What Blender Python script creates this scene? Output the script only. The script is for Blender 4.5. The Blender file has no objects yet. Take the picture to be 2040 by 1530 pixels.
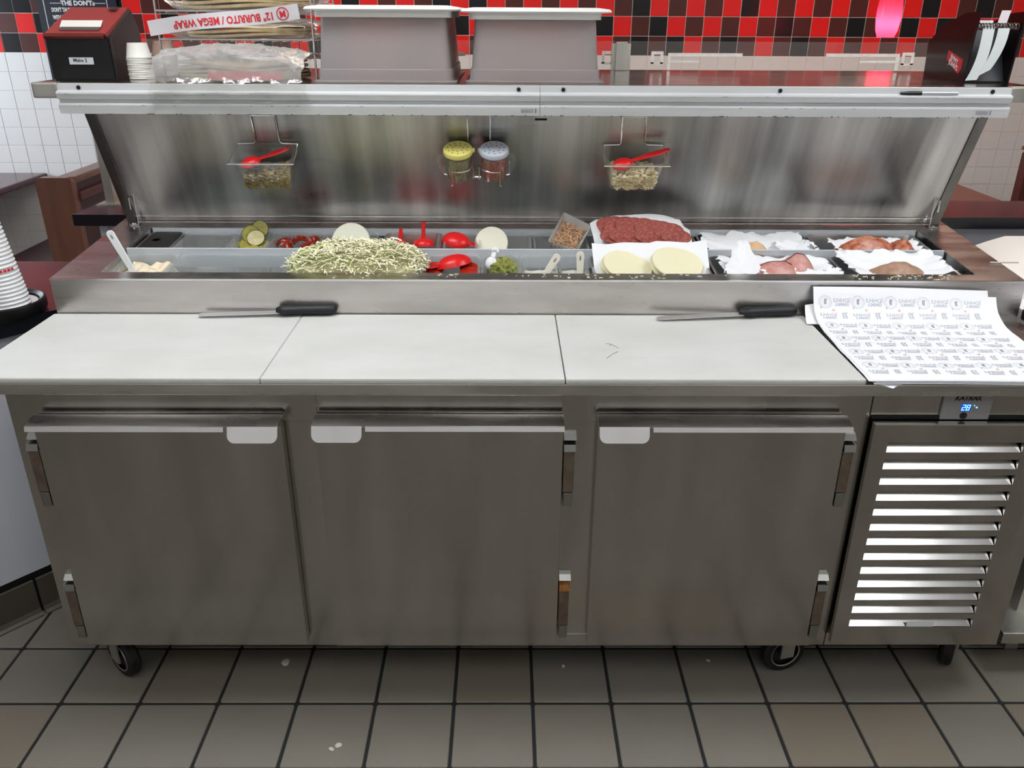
import bpy, bmesh, math, random
from mathutils import Vector, Matrix
random.seed(11)
S = bpy.context.scene
COL = S.collection
PI = math.pi
R = math.radians

# ------------------------------------------------------------------ camera, world, lights, exposure
F_PX, PITCH, YAW, ROLL = 1646.2, R(24.06), R(0.484), R(0.309)
fw = Vector((math.sin(YAW)*math.cos(PITCH), math.cos(YAW)*math.cos(PITCH), -math.sin(PITCH)))
rt = Vector((math.cos(YAW), -math.sin(YAW), 0)); up = rt.cross(fw)
rt2 = rt*math.cos(ROLL)+up*math.sin(ROLL); up2 = up*math.cos(ROLL)-rt*math.sin(ROLL)
cam = bpy.data.cameras.new('camera'); camo = bpy.data.objects.new('camera', cam); COL.objects.link(camo)
cam.sensor_fit = 'HORIZONTAL'; cam.sensor_width = 36; cam.lens = F_PX/2040*36; cam.clip_start = .05
M = Matrix((rt2, up2, -fw)).transposed().to_4x4(); M.translation = (0, -1.6727, 1.6522)
camo.matrix_world = M
S.camera = camo
w = bpy.data.worlds.new('world'); S.world = w; w.use_nodes = True
w.node_tree.nodes['Background'].inputs[0].default_value = (.75, .86, 1, 1)
w.node_tree.nodes['Background'].inputs[1].default_value = 1.5
S.view_settings.view_transform = 'Standard'; S.view_settings.look = 'None'
S.view_settings.gamma = 1; S.view_settings.use_curve_mapping = False
S.view_settings.exposure = 0.42
try:
    S.cycles.use_denoising = True; S.cycles.max_bounces = 10; S.cycles.transparent_max_bounces = 24
    S.cycles.transmission_bounces = 10; S.cycles.sample_clamp_indirect = 6; S.cycles.caustics_refractive = False
except Exception: pass
CEIL_Z = 2.75
LIGHT_E = 9.6           # brightness of the fluorescent diffusers
BACK_E = 4.6
AISLE_LIGHTS = [(-0.75, 0.12), (1.75, 0.12)]
AISLE_BACK = [(-2.0, -1.75), (0.0, -1.75), (2.02, -1.75)]
DINING_LIGHTS = [(-0.6, 2.4), (1.9, 2.4)]
day = bpy.data.lights.new('daylight', 'AREA'); day.energy = 82; day.color = (.80, .90, 1); day.shape = 'RECTANGLE'
day.size = 2.0; day.size_y = 1.5
dayo = bpy.data.objects.new('daylight', day); COL.objects.link(dayo)
dayo.location = (-4.55, 2.3, 1.75); dayo.rotation_euler = (0, -PI/2, 0)

# ------------------------------------------------------------------ materials
def lin(c): return c/12.92 if c <= .04045 else ((c+.055)/1.055)**2.4
def C(h, a=1):
    h = h.lstrip('#'); return tuple(lin(int(h[i:i+2], 16)/255) for i in (0, 2, 4))+(a,)
MAT = {}
def mat(name, col, rough=.5, metal=0, var=0, vscale=(8, 8, 8), rvar=0, bump=0, bscale=None, trans=0, ior=1.45, spec=None,
        emit=None, estr=0, col2=None, coat=0, sss=0, coord='Object'):
    if name in MAT: return MAT[name]
    m = bpy.data.materials.new(name); m.use_nodes = True; n = m.node_tree; L = n.links.new
    b = n.nodes['Principled BSDF']
    if isinstance(col, str): col = C(col)
    b.inputs['Base Color'].default_value = col; b.inputs['Roughness'].default_value = rough
    b.inputs['Metallic'].default_value = metal; b.inputs['Transmission Weight'].default_value = trans
    b.inputs['IOR'].default_value = ior
    if spec is not None: b.inputs['Specular IOR Level'].default_value = spec
    if coat: b.inputs['Coat Weight'].default_value = coat; b.inputs['Coat Roughness'].default_value = .08
    if sss:
        b.inputs['Subsurface Weight'].default_value = sss; b.inputs['Subsurface Radius'].default_value = (1, .9, .8); b.inputs['Subsurface Scale'].default_value = .012
    if emit: b.inputs['Emission Color'].default_value = C(emit) if isinstance(emit, str) else emit; b.inputs['Emission Strength'].default_value = estr
    if var or rvar or bump or col2:
        tc = n.nodes.new('ShaderNodeTexCoord'); mp = n.nodes.new('ShaderNodeMapping'); mp.inputs['Scale'].default_value = vscale
        L(tc.outputs[coord], mp.inputs[0])
        nz = n.nodes.new('ShaderNodeTexNoise'); nz.inputs['Scale'].default_value = 1; nz.inputs['Detail'].default_value = 5
        L(mp.outputs[0], nz.inputs[0])
        if var or col2:
            cr = n.nodes.new('ShaderNodeValToRGB'); L(nz.outputs['Fac'], cr.inputs[0])
            c2 = C(col2) if isinstance(col2, str) else col2
            lo = tuple(max(0, c*(1-var)) for c in col[:3])+(1,); hi = tuple(min(1, c*(1+var)) for c in col[:3])+(1,)
            if c2: lo, hi = col, c2
            cr.color_ramp.elements[0].position = .32; cr.color_ramp.elements[1].position = .68
            cr.color_ramp.elements[0].color = lo; cr.color_ramp.elements[1].color = hi
            L(cr.outputs[0], b.inputs['Base Color'])
        if rvar:
            mr = n.nodes.new('ShaderNodeMapRange'); mr.inputs[3].default_value = rough-rvar; mr.inputs[4].default_value = rough+rvar
            mr.inputs[1].default_value = .3; mr.inputs[2].default_value = .7
            L(nz.outputs['Fac'], mr.inputs[0]); L(mr.outputs[0], b.inputs['Roughness'])
        if bump:
            src = nz
            if bscale:
                mp2 = n.nodes.new('ShaderNodeMapping'); mp2.inputs['Scale'].default_value = bscale; L(tc.outputs[coord], mp2.inputs[0])
                src = n.nodes.new('ShaderNodeTexNoise'); src.inputs['Scale'].default_value = 1; src.inputs['Detail'].default_value = 3; L(mp2.outputs[0], src.inputs[0])
            bp = n.nodes.new('ShaderNodeBump'); bp.inputs['Strength'].default_value = bump; bp.inputs['Distance'].default_value = .002
            L(src.outputs['Fac'], bp.inputs['Height']); L(bp.outputs[0], b.inputs['Normal'])
    MAT[name] = m; return m

STEEL = mat('brushed_steel', (.50, .49, .475, 1), .34, 1, var=.16, vscale=(22, 22, 2.0), rvar=.05, bump=.05, bscale=(160, 160, 6))
STEELD = mat('brushed_steel_doors', (.44, .425, .405, 1), .19, 1, var=.10, vscale=(9, 9, 1.6), rvar=.03)
STEELH = mat('brushed_steel_flat', (.56, .54, .52, 1), .28, 1, var=.14, vscale=(3, 16, 16), rvar=.05)
STEELLID = mat('lid_steel', (.345, .34, .325, 1), .34, 1, var=.46, vscale=(9, 1.2, .8), rvar=.08, bump=.13, bscale=(5, 260, 260))  # vertical base colour streaks imitate blurred reflections in the lid
FLANGE = mat('lid_flange_steel', (.13, .125, .115, 1), .38, 1, var=.3, vscale=(9, 9, 4))
STEELP = mat('pan_steel', (.66, .66, .66, 1), .33, 1, var=.1, vscale=(9, 9, 9), rvar=.05)
BRIGHT = mat('bright_steel', (.80, .80, .80, 1), .20, 1, var=.05, vscale=(12, 4, 4))
CHROME = mat('chrome_wire', (.75, .75, .76, 1), .14, 1)
ALU = mat('white_aluminium', '#c9cccd', .42, .12, var=.06, vscale=(3, 30, 30))
GALV = mat('galvanised_steel', (.52, .52, .48, 1), .45, 1, var=.18, vscale=(12, 12, 5), rvar=.1)
HINGE = mat('hinge_metal', '#7b6f62', .45, .8, var=.2, vscale=(30, 30, 30))
HINGECAP = mat('hinge_cap', (.30, .30, .285, 1), .34, 1)
RUSTY = mat('rusted_cap', '#a06a35', .6, .2, var=.3, vscale=(90, 90, 90))
DARK = mat('dark_gap', '#090a0b', .7)
RUBBER = mat('black_rubber', '#0d0e0f', .62)
BLACKP = mat('black_plastic', '#0e0f10', .35, var=.15, vscale=(30, 30, 30))
BLACKG = mat('black_gloss_edge', '#10131a', .28)
ACRYL = mat('dark_acrylic', '#150c0d', .16)
BOARD = mat('cutting_board', '#cdcecb', .55, var=.045, vscale=(5, 9, 5), bump=.10, bscale=(14, 130, 14), col2='#c5c6c1', sss=.35)
WHITEP = mat('white_plastic', '#dfe2e4', .45)
POLYW = mat('white_divider', '#c3c9cf', .4, var=.05, vscale=(6, 30, 30))
LIDW = mat('frosted_white_lid', '#efefec', .45, trans=.12, ior=1.3)
GLASS = None
RED = mat('red_plastic', '#d8191d', .33, sss=.0)
WAX = mat('wax_paper', '#e9ecee', .6, bump=.25, bscale=(45, 45, 45))
PAPER = mat('printed_wrap_paper', '#eceff3', .6, bump=.12, bscale=(16, 28, 16))
INK = mat('grey_ink', '#bfc3cc', .7); INKD = mat('dark_grey_ink', '#8b8f9a', .7); INKL = mat('sticker_ink', '#777b86', .7)
INKR = mat('red_ink', '#c4202b', .6); INKP = mat('pink_ink', '#e2a7ab', .6); INKK = mat('black_ink', '#16171c', .5)
WHITEINK = mat('white_ink', '#d7d4d6', .6)
LAMRED = mat('red_brown_laminate', '#4c262b', .2, var=.22, vscale=(14, 14, 14))
LAMWOOD = mat('wood_laminate', '#7e3f2b', .35, var=.10, vscale=(8, 8, 8))
WOOD = mat('booth_wood', '#6b4535', .35, var=.28, vscale=(16, 16, 1.5), coat=.2)
VINYL = mat('dark_red_vinyl', '#35171b', .4, var=.1, vscale=(20, 20, 20))
WHITELAM = mat('white_laminate', '#c9ced8', .35)
PAINTW = mat('white_paint', '#cfcdc8', .7, var=.02)
PAINTG = mat('kitchen_wall_paint', '#d8d8d6', .7, var=.04, vscale=(2, 2, 2))
CEILM = mat('ceiling_tile', '#c9c8c4', .8)
GROUTF = mat('floor_grout', '#1d2022', .8)
GROUTW = mat('wall_grout', '#d3cac7', .8)
TILEF = mat('quarry_tile', '#746f65', .50, var=.07, vscale=(2.4, 2.4, 2.4), rvar=.08, coord='Object', col2='#7c776d')
TILEF2 = mat('quarry_tile_brown', '#766e62', .50, var=.07, vscale=(2.4, 2.4, 2.4), rvar=.08, col2='#756d60')
TILEF3 = mat('quarry_tile_grey', '#726e64', .48, var=.07, vscale=(2.4, 2.4, 2.4), rvar=.08, col2='#7a766e')
TRED = mat('tile_red', '#da1512', .30, var=.04); TBRN = mat('tile_brown', '#4a1f1a', .30, var=.06); TBLK = mat('tile_black', '#0b0b0e', .25)
TWHT = mat('tile_white', '#dcdcdc', .28)
BASET = mat('cove_tile', '#4a463c', .45, var=.12, vscale=(6, 6, 6))
NAVY = mat('poster_navy', '#0d1322', .4)
LAMP = bpy.data.materials.new('lit_red_glass'); LAMP.use_nodes = True
_n = LAMP.node_tree; _b = _n.nodes['Principled BSDF']; _t = _n.nodes.new('ShaderNodeBsdfTranslucent'); _t.inputs[0].default_value = (1, .045, .11, 1)
_b.inputs['Base Color'].default_value = (.75, .01, .03, 1); _b.inputs['Roughness'].default_value = .25; _b.inputs['Emission Color'].default_value = (1, .01, .03, 1); _b.inputs['Emission Strength'].default_value = .28
_m = _n.nodes.new('ShaderNodeMixShader'); _m.inputs[0].default_value = .7; _n.links.new(_b.outputs[0], _m.inputs[1]); _n.links.new(_t.outputs[0], _m.inputs[2]); _n.links.new(_m.outputs[0], _n.nodes['Material Output'].inputs[0])
DIFFUSER = mat('fluorescent_diffuser', '#ffffff', .5, emit=(.985, .99, 1, 1), estr=LIGHT_E)
DIFFUSERB = mat('fluorescent_diffuser_back', '#ffffff', .5, emit=(.985, .99, 1, 1), estr=BACK_E)
DIFFUSERD = mat('dining_diffuser', '#ffffff', .5, emit=(1, .74, .58, 1), estr=7.0)
LED = mat('blue_led', '#3a9dff', .4, emit=(.12, .48, 1, 1), estr=3.2)
LEDBG = mat('blue_led_window', '#0b2bbf', .4, emit=(.004, .03, .55, 1), estr=.8)
SILVER = mat('silver_overlay', '#8f8f8e', .4, .3)
TAPE = mat('old_white_tape', '#d9d4cf', .7, var=.08, vscale=(60, 60, 60))

def clear_mat(name, dif=.10, fac=.25, rough=.06, tint=(.85, .87, .87, 1), blur=0, bior=1.2):
    m = bpy.data.materials.new(name); m.use_nodes = True; n = m.node_tree; L = n.links.new
    n.nodes.remove(n.nodes['Principled BSDF']); out = n.nodes['Material Output']
    if blur:
        tr = n.nodes.new('ShaderNodeBsdfRefraction'); tr.inputs['Roughness'].default_value = blur; tr.inputs['IOR'].default_value = bior; tr.inputs[0].default_value = (.98, .97, .97, 1)
    else:
        tr = n.nodes.new('ShaderNodeBsdfTransparent'); tr.inputs[0].default_value = (.975, .985, .98, 1)
    df = n.nodes.new('ShaderNodeBsdfDiffuse'); df.inputs[0].default_value = tint
    tl = n.nodes.new('ShaderNodeBsdfTranslucent'); tl.inputs[0].default_value = tint
    md = n.nodes.new('ShaderNodeMixShader'); md.inputs[0].default_value = .5; L(df.outputs[0], md.inputs[1]); L(tl.outputs[0], md.inputs[2])
    m1 = n.nodes.new('ShaderNodeMixShader'); m1.inputs[0].default_value = dif; L(tr.outputs[0], m1.inputs[1]); L(md.outputs[0], m1.inputs[2])
    gl = n.nodes.new('ShaderNodeBsdfGlossy'); gl.inputs['Roughness'].default_value = rough; gl.inputs[0].default_value = (1, 1, 1, 1)
    lw = n.nodes.new('ShaderNodeLayerWeight'); lw.inputs[0].default_value = fac
    m2 = n.nodes.new('ShaderNodeMixShader'); L(lw.outputs['Facing'], m2.inputs[0]); L(m1.outputs[0], m2.inputs[1]); L(gl.outputs[0], m2.inputs[2])
    L(m2.outputs[0], out.inputs[0]); MAT[name] = m; return m
CLEAR = clear_mat('clear_plastic', .19, .13, .08, (.80, .81, .81, 1))
CLEARG = clear_mat('clear_plastic_jar', .04, .11, .04)
FROST = clear_mat('frosted_plastic', .40, .04, .3, (.95, .91, .91, 1), .34, 1.2)
GLASS = clear_mat('glass', .045, .10, .02)  # slight diffuse haze stands in for the pale reflection of the kitchen
def film_mat(name, tint, fac, rough=.12, dif=.25):
    m = bpy.data.materials.new(name); m.use_nodes = True; n = m.node_tree; L = n.links.new
    n.nodes.remove(n.nodes['Principled BSDF']); out = n.nodes['Material Output']
    tr = n.nodes.new('ShaderNodeBsdfTransparent'); tr.inputs[0].default_value = (.97, .97, .96, 1)
    gl = n.nodes.new('ShaderNodeBsdfGlossy'); gl.inputs['Roughness'].default_value = rough
    df = n.nodes.new('ShaderNodeBsdfDiffuse'); df.inputs[0].default_value = tint
    m1 = n.nodes.new('ShaderNodeMixShader'); m1.inputs[0].default_value = dif; L(gl.outputs[0], m1.inputs[1]); L(df.outputs[0], m1.inputs[2])
    lw = n.nodes.new('ShaderNodeLayerWeight'); lw.inputs[0].default_value = fac
    m2 = n.nodes.new('ShaderNodeMixShader'); L(lw.outputs['Facing'], m2.inputs[0]); L(tr.outputs[0], m2.inputs[1]); L(m1.outputs[0], m2.inputs[2])
    tc = n.nodes.new('ShaderNodeTexCoord'); nz = n.nodes.new('ShaderNodeTexNoise'); nz.inputs['Scale'].default_value = 30; nz.inputs['Detail'].default_value = 6
    L(tc.outputs['Object'], nz.inputs[0]); bp = n.nodes.new('ShaderNodeBump'); bp.inputs['Strength'].default_value = .6; bp.inputs['Distance'].default_value = .004
    L(nz.outputs['Fac'], bp.inputs['Height']); L(bp.outputs[0], gl.inputs['Normal']); L(bp.outputs[0], lw.inputs['Normal'])
    L(m2.outputs[0], out.inputs[0]); MAT[name] = m; return m
FILM = film_mat('plastic_film', (.85, .85, .84, 1), .30, .15, .36)
FILMW = film_mat('printed_film', (.8, .8, .82, 1), .9, .25, .8)

# ------------------------------------------------------------------ mesh helpers
def obj(name, bm, m, parent=None, smooth=False, **props):
    me = bm if isinstance(bm, bpy.types.Mesh) else bpy.data.meshes.new(name)
    if not isinstance(bm, bpy.types.Mesh):
        bmesh.ops.recalc_face_normals(bm, faces=bm.faces[:])
        bm.to_mesh(me); bm.free()
        if smooth:
            me.shade_smooth()
            try: me.set_sharp_from_angle(angle=R(35))
            except Exception: pass
    ms = m if isinstance(m, (list, tuple)) else [m]
    if len(me.materials) == 0:
        for x in ms: me.materials.append(x)
    o = bpy.data.objects.new(name, me); COL.objects.link(o)
    if parent: o.parent = parent
    for k, v in props.items(): o[k] = v
    return o
def thing(name, label, cat, loc=(0, 0, 0), rot=(0, 0, 0), group=None):
    o = bpy.data.objects.new(name, None); COL.objects.link(o); o.location = loc; o.rotation_euler = rot
    o['label'] = label; o['category'] = cat
    if group: o['group'] = group
    o.empty_display_size = .05
    return o
def tag(o, label, cat, group=None):
    o['label'] = label; o['category'] = cat
    if group: o['group'] = group
    return o
def struct(o): o['kind'] = 'structure'; return o
B = bmesh.new
def box(bm, x0, x1, y0, y1, z0, z1, bev=0, mi=0):
    vs = [bm.verts.new(p) for p in ((x0,y0,z0),(x1,y0,z0),(x1,y1,z0),(x0,y1,z0),(x0,y0,z1),(x1,y0,z1),(x1,y1,z1),(x0,y1,z1))]
    fs = [bm.faces.new([vs[i] for i in f]) for f in ((3,2,1,0),(4,5,6,7),(0,1,5,4),(1,2,6,5),(2,3,7,6),(3,0,4,7))]
    for f in fs: f.material_index = mi
    if bev:
        es = list({e for f in fs for e in f.edges})
        bmesh.ops.bevel(bm, geom=es, offset=bev, segments=2, affect='EDGES', profile=.6)
    return bm
def Bx(*a, **k): return box(B(), *a, **k)
def prism(bm, prof, axis, a0, a1, mi=0):
    """extrude a 2D outline along an axis; the outline gives the two other coordinates in x,y,z order"""
    def P(p, a):
        return {'x': (a, p[0], p[1]), 'y': (p[0], a, p[1]), 'z': (p[0], p[1], a)}[axis]
    v0 = [bm.verts.new(P(p, a0)) for p in prof]; v1 = [bm.verts.new(P(p, a1)) for p in prof]; n = len(prof)
    fs = [bm.faces.new(v0), bm.faces.new(v1[::-1])]
    for i in range(n): fs.append(bm.faces.new((v0[i], v0[(i+1) % n], v1[(i+1) % n], v1[i])))
    for f in fs: f.material_index = mi
    return bm
def loft(bm, rings, cap0=True, cap1=True, mi=0, closed=True):
    vr = [[bm.verts.new(p) for p in r] for r in rings]; n = len(vr[0])
    for a, b in zip(vr, vr[1:]):
        for i in range(n if closed else n-1):
            f = bm.faces.new((a[i], a[(i+1) % n], b[(i+1) % n], b[i])); f.material_index = mi
    if cap0: bm.faces.new(vr[0][::-1]).material_index = mi
    if cap1: bm.faces.new(vr[-1]).material_index = mi
    return bm
def lathe(bm, prof, n=24, c=(0, 0, 0), axis='z', mi=0, cap0=True, cap1=True):
    rings = []
    for r, z in prof:
        ring = []
        for i in range(n):
            a = 2*PI*i/n; x, y = r*math.cos(a), r*math.sin(a)
            ring.append({'z': (c[0]+x, c[1]+y, c[2]+z), 'y': (c[0]+x, c[1]+z, c[2]+y), 'x': (c[0]+z, c[1]+x, c[2]+y)}[axis])
        rings.append(ring)
    return loft(bm, rings, cap0, cap1, mi)
def tube(bm, pts, r, n=6, closed=False, mi=0):
    pts = [Vector(p) for p in pts]; rings = []; N = len(pts); prev = None
    for i, p in enumerate(pts):
        if closed: t = (pts[(i+1) % N]-pts[i-1]).normalized()
        else: t = (pts[min(i+1, N-1)]-pts[max(i-1, 0)]).normalized()
        u = prev if prev else (Vector((0, 0, 1)) if abs(t.z) < .9 else Vector((1, 0, 0)))
        u = (u-t*u.dot(t)); u = u.normalized() if u.length > 1e-6 else t.orthogonal().normalized()
        prev = u; v = t.cross(u); rr = r[i] if isinstance(r, (list, tuple)) else r
        rings.append([p+u*rr*math.cos(2*PI*k/n)+v*rr*math.sin(2*PI*k/n) for k in range(n)])
    if closed: rings.append(rings[0]); return loft(bm, rings, False, False, mi)
    return loft(bm, rings, True, True, mi)
def rrect(w, l, r, n=4, z=0, cx=0, cy=0):
    out = []
    for sx, sy, a0 in ((1, 1, 0), (-1, 1, 90), (-1, -1, 180), (1, -1, 270)):
        for k in range(n+1):
            a = R(a0+90*k/n); out.append((cx+sx*(w/2-r)+r*math.cos(a), cy+sy*(l/2-r)+r*math.sin(a), z))
    return out
def sheet(fn, nu, nv, th=.0006, mi=0, bm=None):
    """thin closed sheet over fn(u,v)->point, u,v in 0..1"""
    bm = bm or B()
    P = [[Vector(fn(i/nu, j/nv)) for i in range(nu+1)] for j in range(nv+1)]
    def nrm(i, j):
        a = P[j][min(i+1, nu)]-P[j][max(i-1, 0)]; b = P[min(j+1, nv)][i]-P[max(j-1, 0)][i]
        c = a.cross(b); return c.normalized() if c.length > 1e-9 else Vector((0, 0, 1))
    T = [[bm.verts.new(P[j][i]) for i in range(nu+1)] for j in range(nv+1)]
    Bt = [[bm.verts.new(P[j][i]-nrm(i, j)*th) for i in range(nu+1)] for j in range(nv+1)]
    F = []
    for j in range(nv):
        for i in range(nu):
            F.append(bm.faces.new((T[j][i], T[j][i+1], T[j+1][i+1], T[j+1][i]))); F.append(bm.faces.new((Bt[j][i], Bt[j+1][i], Bt[j+1][i+1], Bt[j][i+1])))
    for i in range(nu):
        F.append(bm.faces.new((T[0][i], Bt[0][i], Bt[0][i+1], T[0][i+1]))); F.append(bm.faces.new((T[nv][i], T[nv][i+1], Bt[nv][i+1], Bt[nv][i])))
    for j in range(nv):
        F.append(bm.faces.new((T[j][0], T[j+1][0], Bt[j+1][0], Bt[j][0]))); F.append(bm.faces.new((T[j][nu], Bt[j][nu], Bt[j+1][nu], T[j+1][nu])))
    for f in F: f.material_index = mi
    return bm
def noise(x, y=0, z=0, seed=0):
    return .5*math.sin(1.7*x+2.3*y+seed*1.3)+.3*math.sin(3.9*x-2.7*y+z+seed*2.1)+.2*math.sin(7.3*y+5.1*x+seed*.7+2*z)
_TX = {}
def text_geo(s, size=1.0, bold=0.0, shear=0.0, align='CENTER', spacing=1.0):
    key = (s, bold, shear, align, spacing)
    if key not in _TX:
        cu = bpy.data.curves.new('t', 'FONT'); cu.body = s; cu.size = 1; cu.align_x = align; cu.align_y = 'CENTER'
        cu.offset = bold; cu.shear = shear; cu.resolution_u = 2; cu.space_character = spacing; cu.space_line = .82
        o = bpy.data.objects.new('t', cu); COL.objects.link(o)
        dg = bpy.context.evaluated_depsgraph_get(); dg.update()
        me = o.evaluated_get(dg).to_mesh()
        _TX[key] = ([tuple(v.co) for v in me.vertices], [tuple(p.vertices) for p in me.polygons])
        o.evaluated_get(dg).to_mesh_clear(); bpy.data.objects.remove(o); bpy.data.curves.remove(cu)
    vs, fs = _TX[key]
    return [(x*size, y*size) for x, y, z in vs], fs
def add_text(bm, s, fn, size, bold=0.0, shear=0.0, mi=0, spacing=1.0, sx=1.0, align='CENTER'):
    """flat lettering laid on a surface: fn(x,y)->3D point"""
    vs, fs = text_geo(s, size, bold, shear, align, spacing)
    V = [bm.verts.new(fn(x*sx, y)) for x, y in vs]
    for f in fs:
        try: bm.faces.new([V[i] for i in f]).material_index = mi
        except ValueError: pass
def quad(bm, fn, x0, x1, y0, y1, mi=0, n=1):
    for k in range(n):
        a, b = x0+(x1-x0)*k/n, x0+(x1-x0)*(k+1)/n
        bm.faces.new([bm.verts.new(fn(*p)) for p in ((a, y0), (b, y0), (b, y1), (a, y1))]).material_index = mi
def flat_obj(name, bm, m, parent=None, **k):
    me = bpy.data.meshes.new(name); bm.to_mesh(me); bm.free(); return obj(name, me, m, parent, **k)

# ------------------------------------------------------------------ floor
TP_, TX0, TY0 = .2064, .0727, -.0301
fl = struct(obj('floor', Bx(-4.3, 4.3, -2.7, 3.62, -.06, -.004), GROUTF))
def tile_mesh(w, l, h, inset, name, m):
    bm = B(); loft(bm, [rrect(w, l, .004, 1, -h), rrect(w, l, .004, 1, -inset), rrect(w-2*inset, l-2*inset, .004, 1, 0)])
    bmesh.ops.recalc_face_normals(bm, faces=bm.faces[:]); me = bpy.data.meshes.new(name); bm.to_mesh(me); bm.free(); me.materials.append(m); return me
G = .0085
tms = [tile_mesh(TP_-G, TP_-G, .004, .0018, 'tile', m) for m in (TILEF, TILEF2, TILEF3)]
stf = B()
for i in range(-21, 21):
    for j in range(-13, 18):
        cx, cy = TX0+(i+.5)*TP_, TY0+(j+.5)*TP_
        if not (-4.2 < cx < 4.2 and -2.6 < cy < 3.5): continue
        if -9 <= i <= 8 and -2 <= j <= 1:
            o = obj('tile', random.choice(tms), TILEF, fl); o.location = (cx, cy, random.uniform(-.0006, .0003))
        else:
            box(stf, cx-TP_/2+G/2, cx+TP_/2-G/2, cy-TP_/2+G/2, cy+TP_/2-G/2, -.004, 0)
obj('tile_field', stf, TILEF, fl, kind='stuff')

# ------------------------------------------------------------------ dining room wall of tiles
WY = 3.55; PX, PZ_, X0W, Z0W = .1045, .1055, .6205, 1.438
wb = struct(obj('wall_back', Bx(-4.3, 4.3, WY-.0012, WY+.07, 0, CEIL_Z), GROUTW))
def wtile(m, nm):
    bm = B(); w_, h_ = PX-.0026, PZ_-.0026
    f = lambda w, h, y: [(sx*w/2, y, sz*h/2) for sx, sz in ((-1, -1), (1, -1), (1, 1), (-1, 1))]
    loft(bm, [f(w_, h_, .004), f(w_, h_, -.002), f(w_-.003, h_-.003, -.0035)])
    bmesh.ops.recalc_face_normals(bm, faces=bm.faces[:]); me = bpy.data.meshes.new(nm); bm.to_mesh(me); bm.free(); me.materials.append(m); return me
WT = {'R': wtile(TRED, 'tile'), 'B': wtile(TBRN, 'tile'), 'K': wtile(TBLK, 'tile'), 'W': wtile(TWHT, 'tile')}
known = {2: 'RBKRBRBRKRBRBRBRBRKRBKBRB', 1: 'KRBKRBRBRBKBRBKBRKRKBRRBK', 0: 'RBKBKRBKBRBKBRBRBRBKRBRBR'}
left = {2: 'BRKKBRBRKRBB', 1: 'RBBRKBRKRBRK', 0: 'KRKBRKRBKRBR'}
stuff = {k: B() for k in 'RBKW'}
rr = random.Random(5); prevrow = {}
for r in range(-14, 13):
    for c in range(-46, 35):
        if r >= 0:
            if r in known and -1 <= c < 24: k = known[r][c+1]
            elif r in left and -36 <= c < -24: k = left[r][c+36]
            else:
                opts = [q for q in 'RBKRB' if q != prevrow.get(c) and q != prevrow.get(c-1)] or ['R']
                k = rr.choice(opts)
            prevrow[c] = k
        else: k = 'W'
        x, z = X0W+(c+.5)*PX, Z0W+(r+.5)*PZ_
        if not (-4.25 < x < 4.25 and .02 < z < CEIL_Z-.03): continue
        single = (0 <= r <= 2 and (-37 <= c <= -25 or -2 <= c <= 25)) or (r == -1 and -2 <= c <= 25) or \
                 (-10 <= r <= -1 and -37 <= c <= -28 and not (r < -8 and c > -30)) or (-6 <= r <= -2 and 14 <= c <= 22)
        if single:
            o = obj('tile', WT[k], None, wb); o.location = (x, WY, z)
        else:
            box(stuff[k], x-PX/2+.0018, x+PX/2-.0018, WY-.0035, WY+.004, z-PZ_/2+.0018, z+PZ_/2-.0018)
for k, m in zip('RBKW', (TRED, TBRN, TBLK, TWHT)): obj({'R': 'red_tiles', 'B': 'brown_tiles', 'K': 'black_tiles', 'W': 'white_tiles'}[k], stuff[k], m, wb, kind='stuff')
# other walls and the ceiling
wl = B()
for y0, y1, z0, z1 in ((-2.7, 1.3, 0, CEIL_Z), (3.3, 3.62, 0, CEIL_Z), (1.3, 3.3, 0, 1.0), (1.3, 3.3, 2.5, CEIL_Z)): box(wl, -4.36, -4.3, y0, y1, z0, z1)
struct(obj('wall_left', wl, PAINTW))
win = struct(obj('window_1', Bx(-4.34, -4.33, 1.34, 3.26, 1.04, 2.46), film_mat('window_pane', (.9, .9, .9, 1), .05, .02, 0)))
wf = B()
for a in ((1.3, 3.3, 1.0, 1.04), (1.3, 3.3, 2.46, 2.5), (1.3, 1.34, 1.04, 2.46), (3.26, 3.3, 1.04, 2.46), (2.28, 2.32, 1.04, 2.46)): box(wf, -4.37, -4.29, *a)
obj('window_frame', wf, GALV, win)
struct(obj('wall_right', Bx(4.3, 4.36, -2.7, 3.62, 0, CEIL_Z), PAINTW))
struct(obj('wall_front', Bx(-4.36, 4.36, -2.76, -2.7, 0, CEIL_Z), PAINTG))
struct(obj('ceiling', Bx(-4.36, 4.36, -2.76, 3.62, CEIL_Z, CEIL_Z+.06), CEILM))
def troffer(x, y, m, label, grp, turn=0):
    t = thing('ceiling_light', label, 'light', (x, y, CEIL_Z), (0, 0, turn), group=grp)
    f = B()
    for a in ((-.62, .62, -.32, -.29), (-.62, .62, .29, .32), (-.62, -.59, -.29, .29), (.59, .62, -.29, .29)): box(f, *a, -.03, 0)
    obj('frame', f, WHITEP, t); obj('diffuser', Bx(-.59, .59, -.29, .29, -.02, -.004), m, t)
for q, (x, y) in enumerate(AISLE_LIGHTS): troffer(x, y, DIFFUSER, '%s fluorescent ceiling panel above the cutting boards, out of the picture' % ('left', 'right')[q], 'ceiling panels above the boards')
for q, (x, y) in enumerate(AISLE_BACK): troffer(x, y, DIFFUSERB, '%s fluorescent ceiling panel above the kitchen aisle, out of the picture' % ('left', 'middle', 'right')[q], 'ceiling panels above the aisle', PI/2)
for q, (x, y) in enumerate(DINING_LIGHTS): troffer(x, y, DIFFUSERD, ('left ', 'right ')[q]+'warm ceiling panel above the dining side, out of the picture', 'ceiling panels above the dining room')

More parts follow.
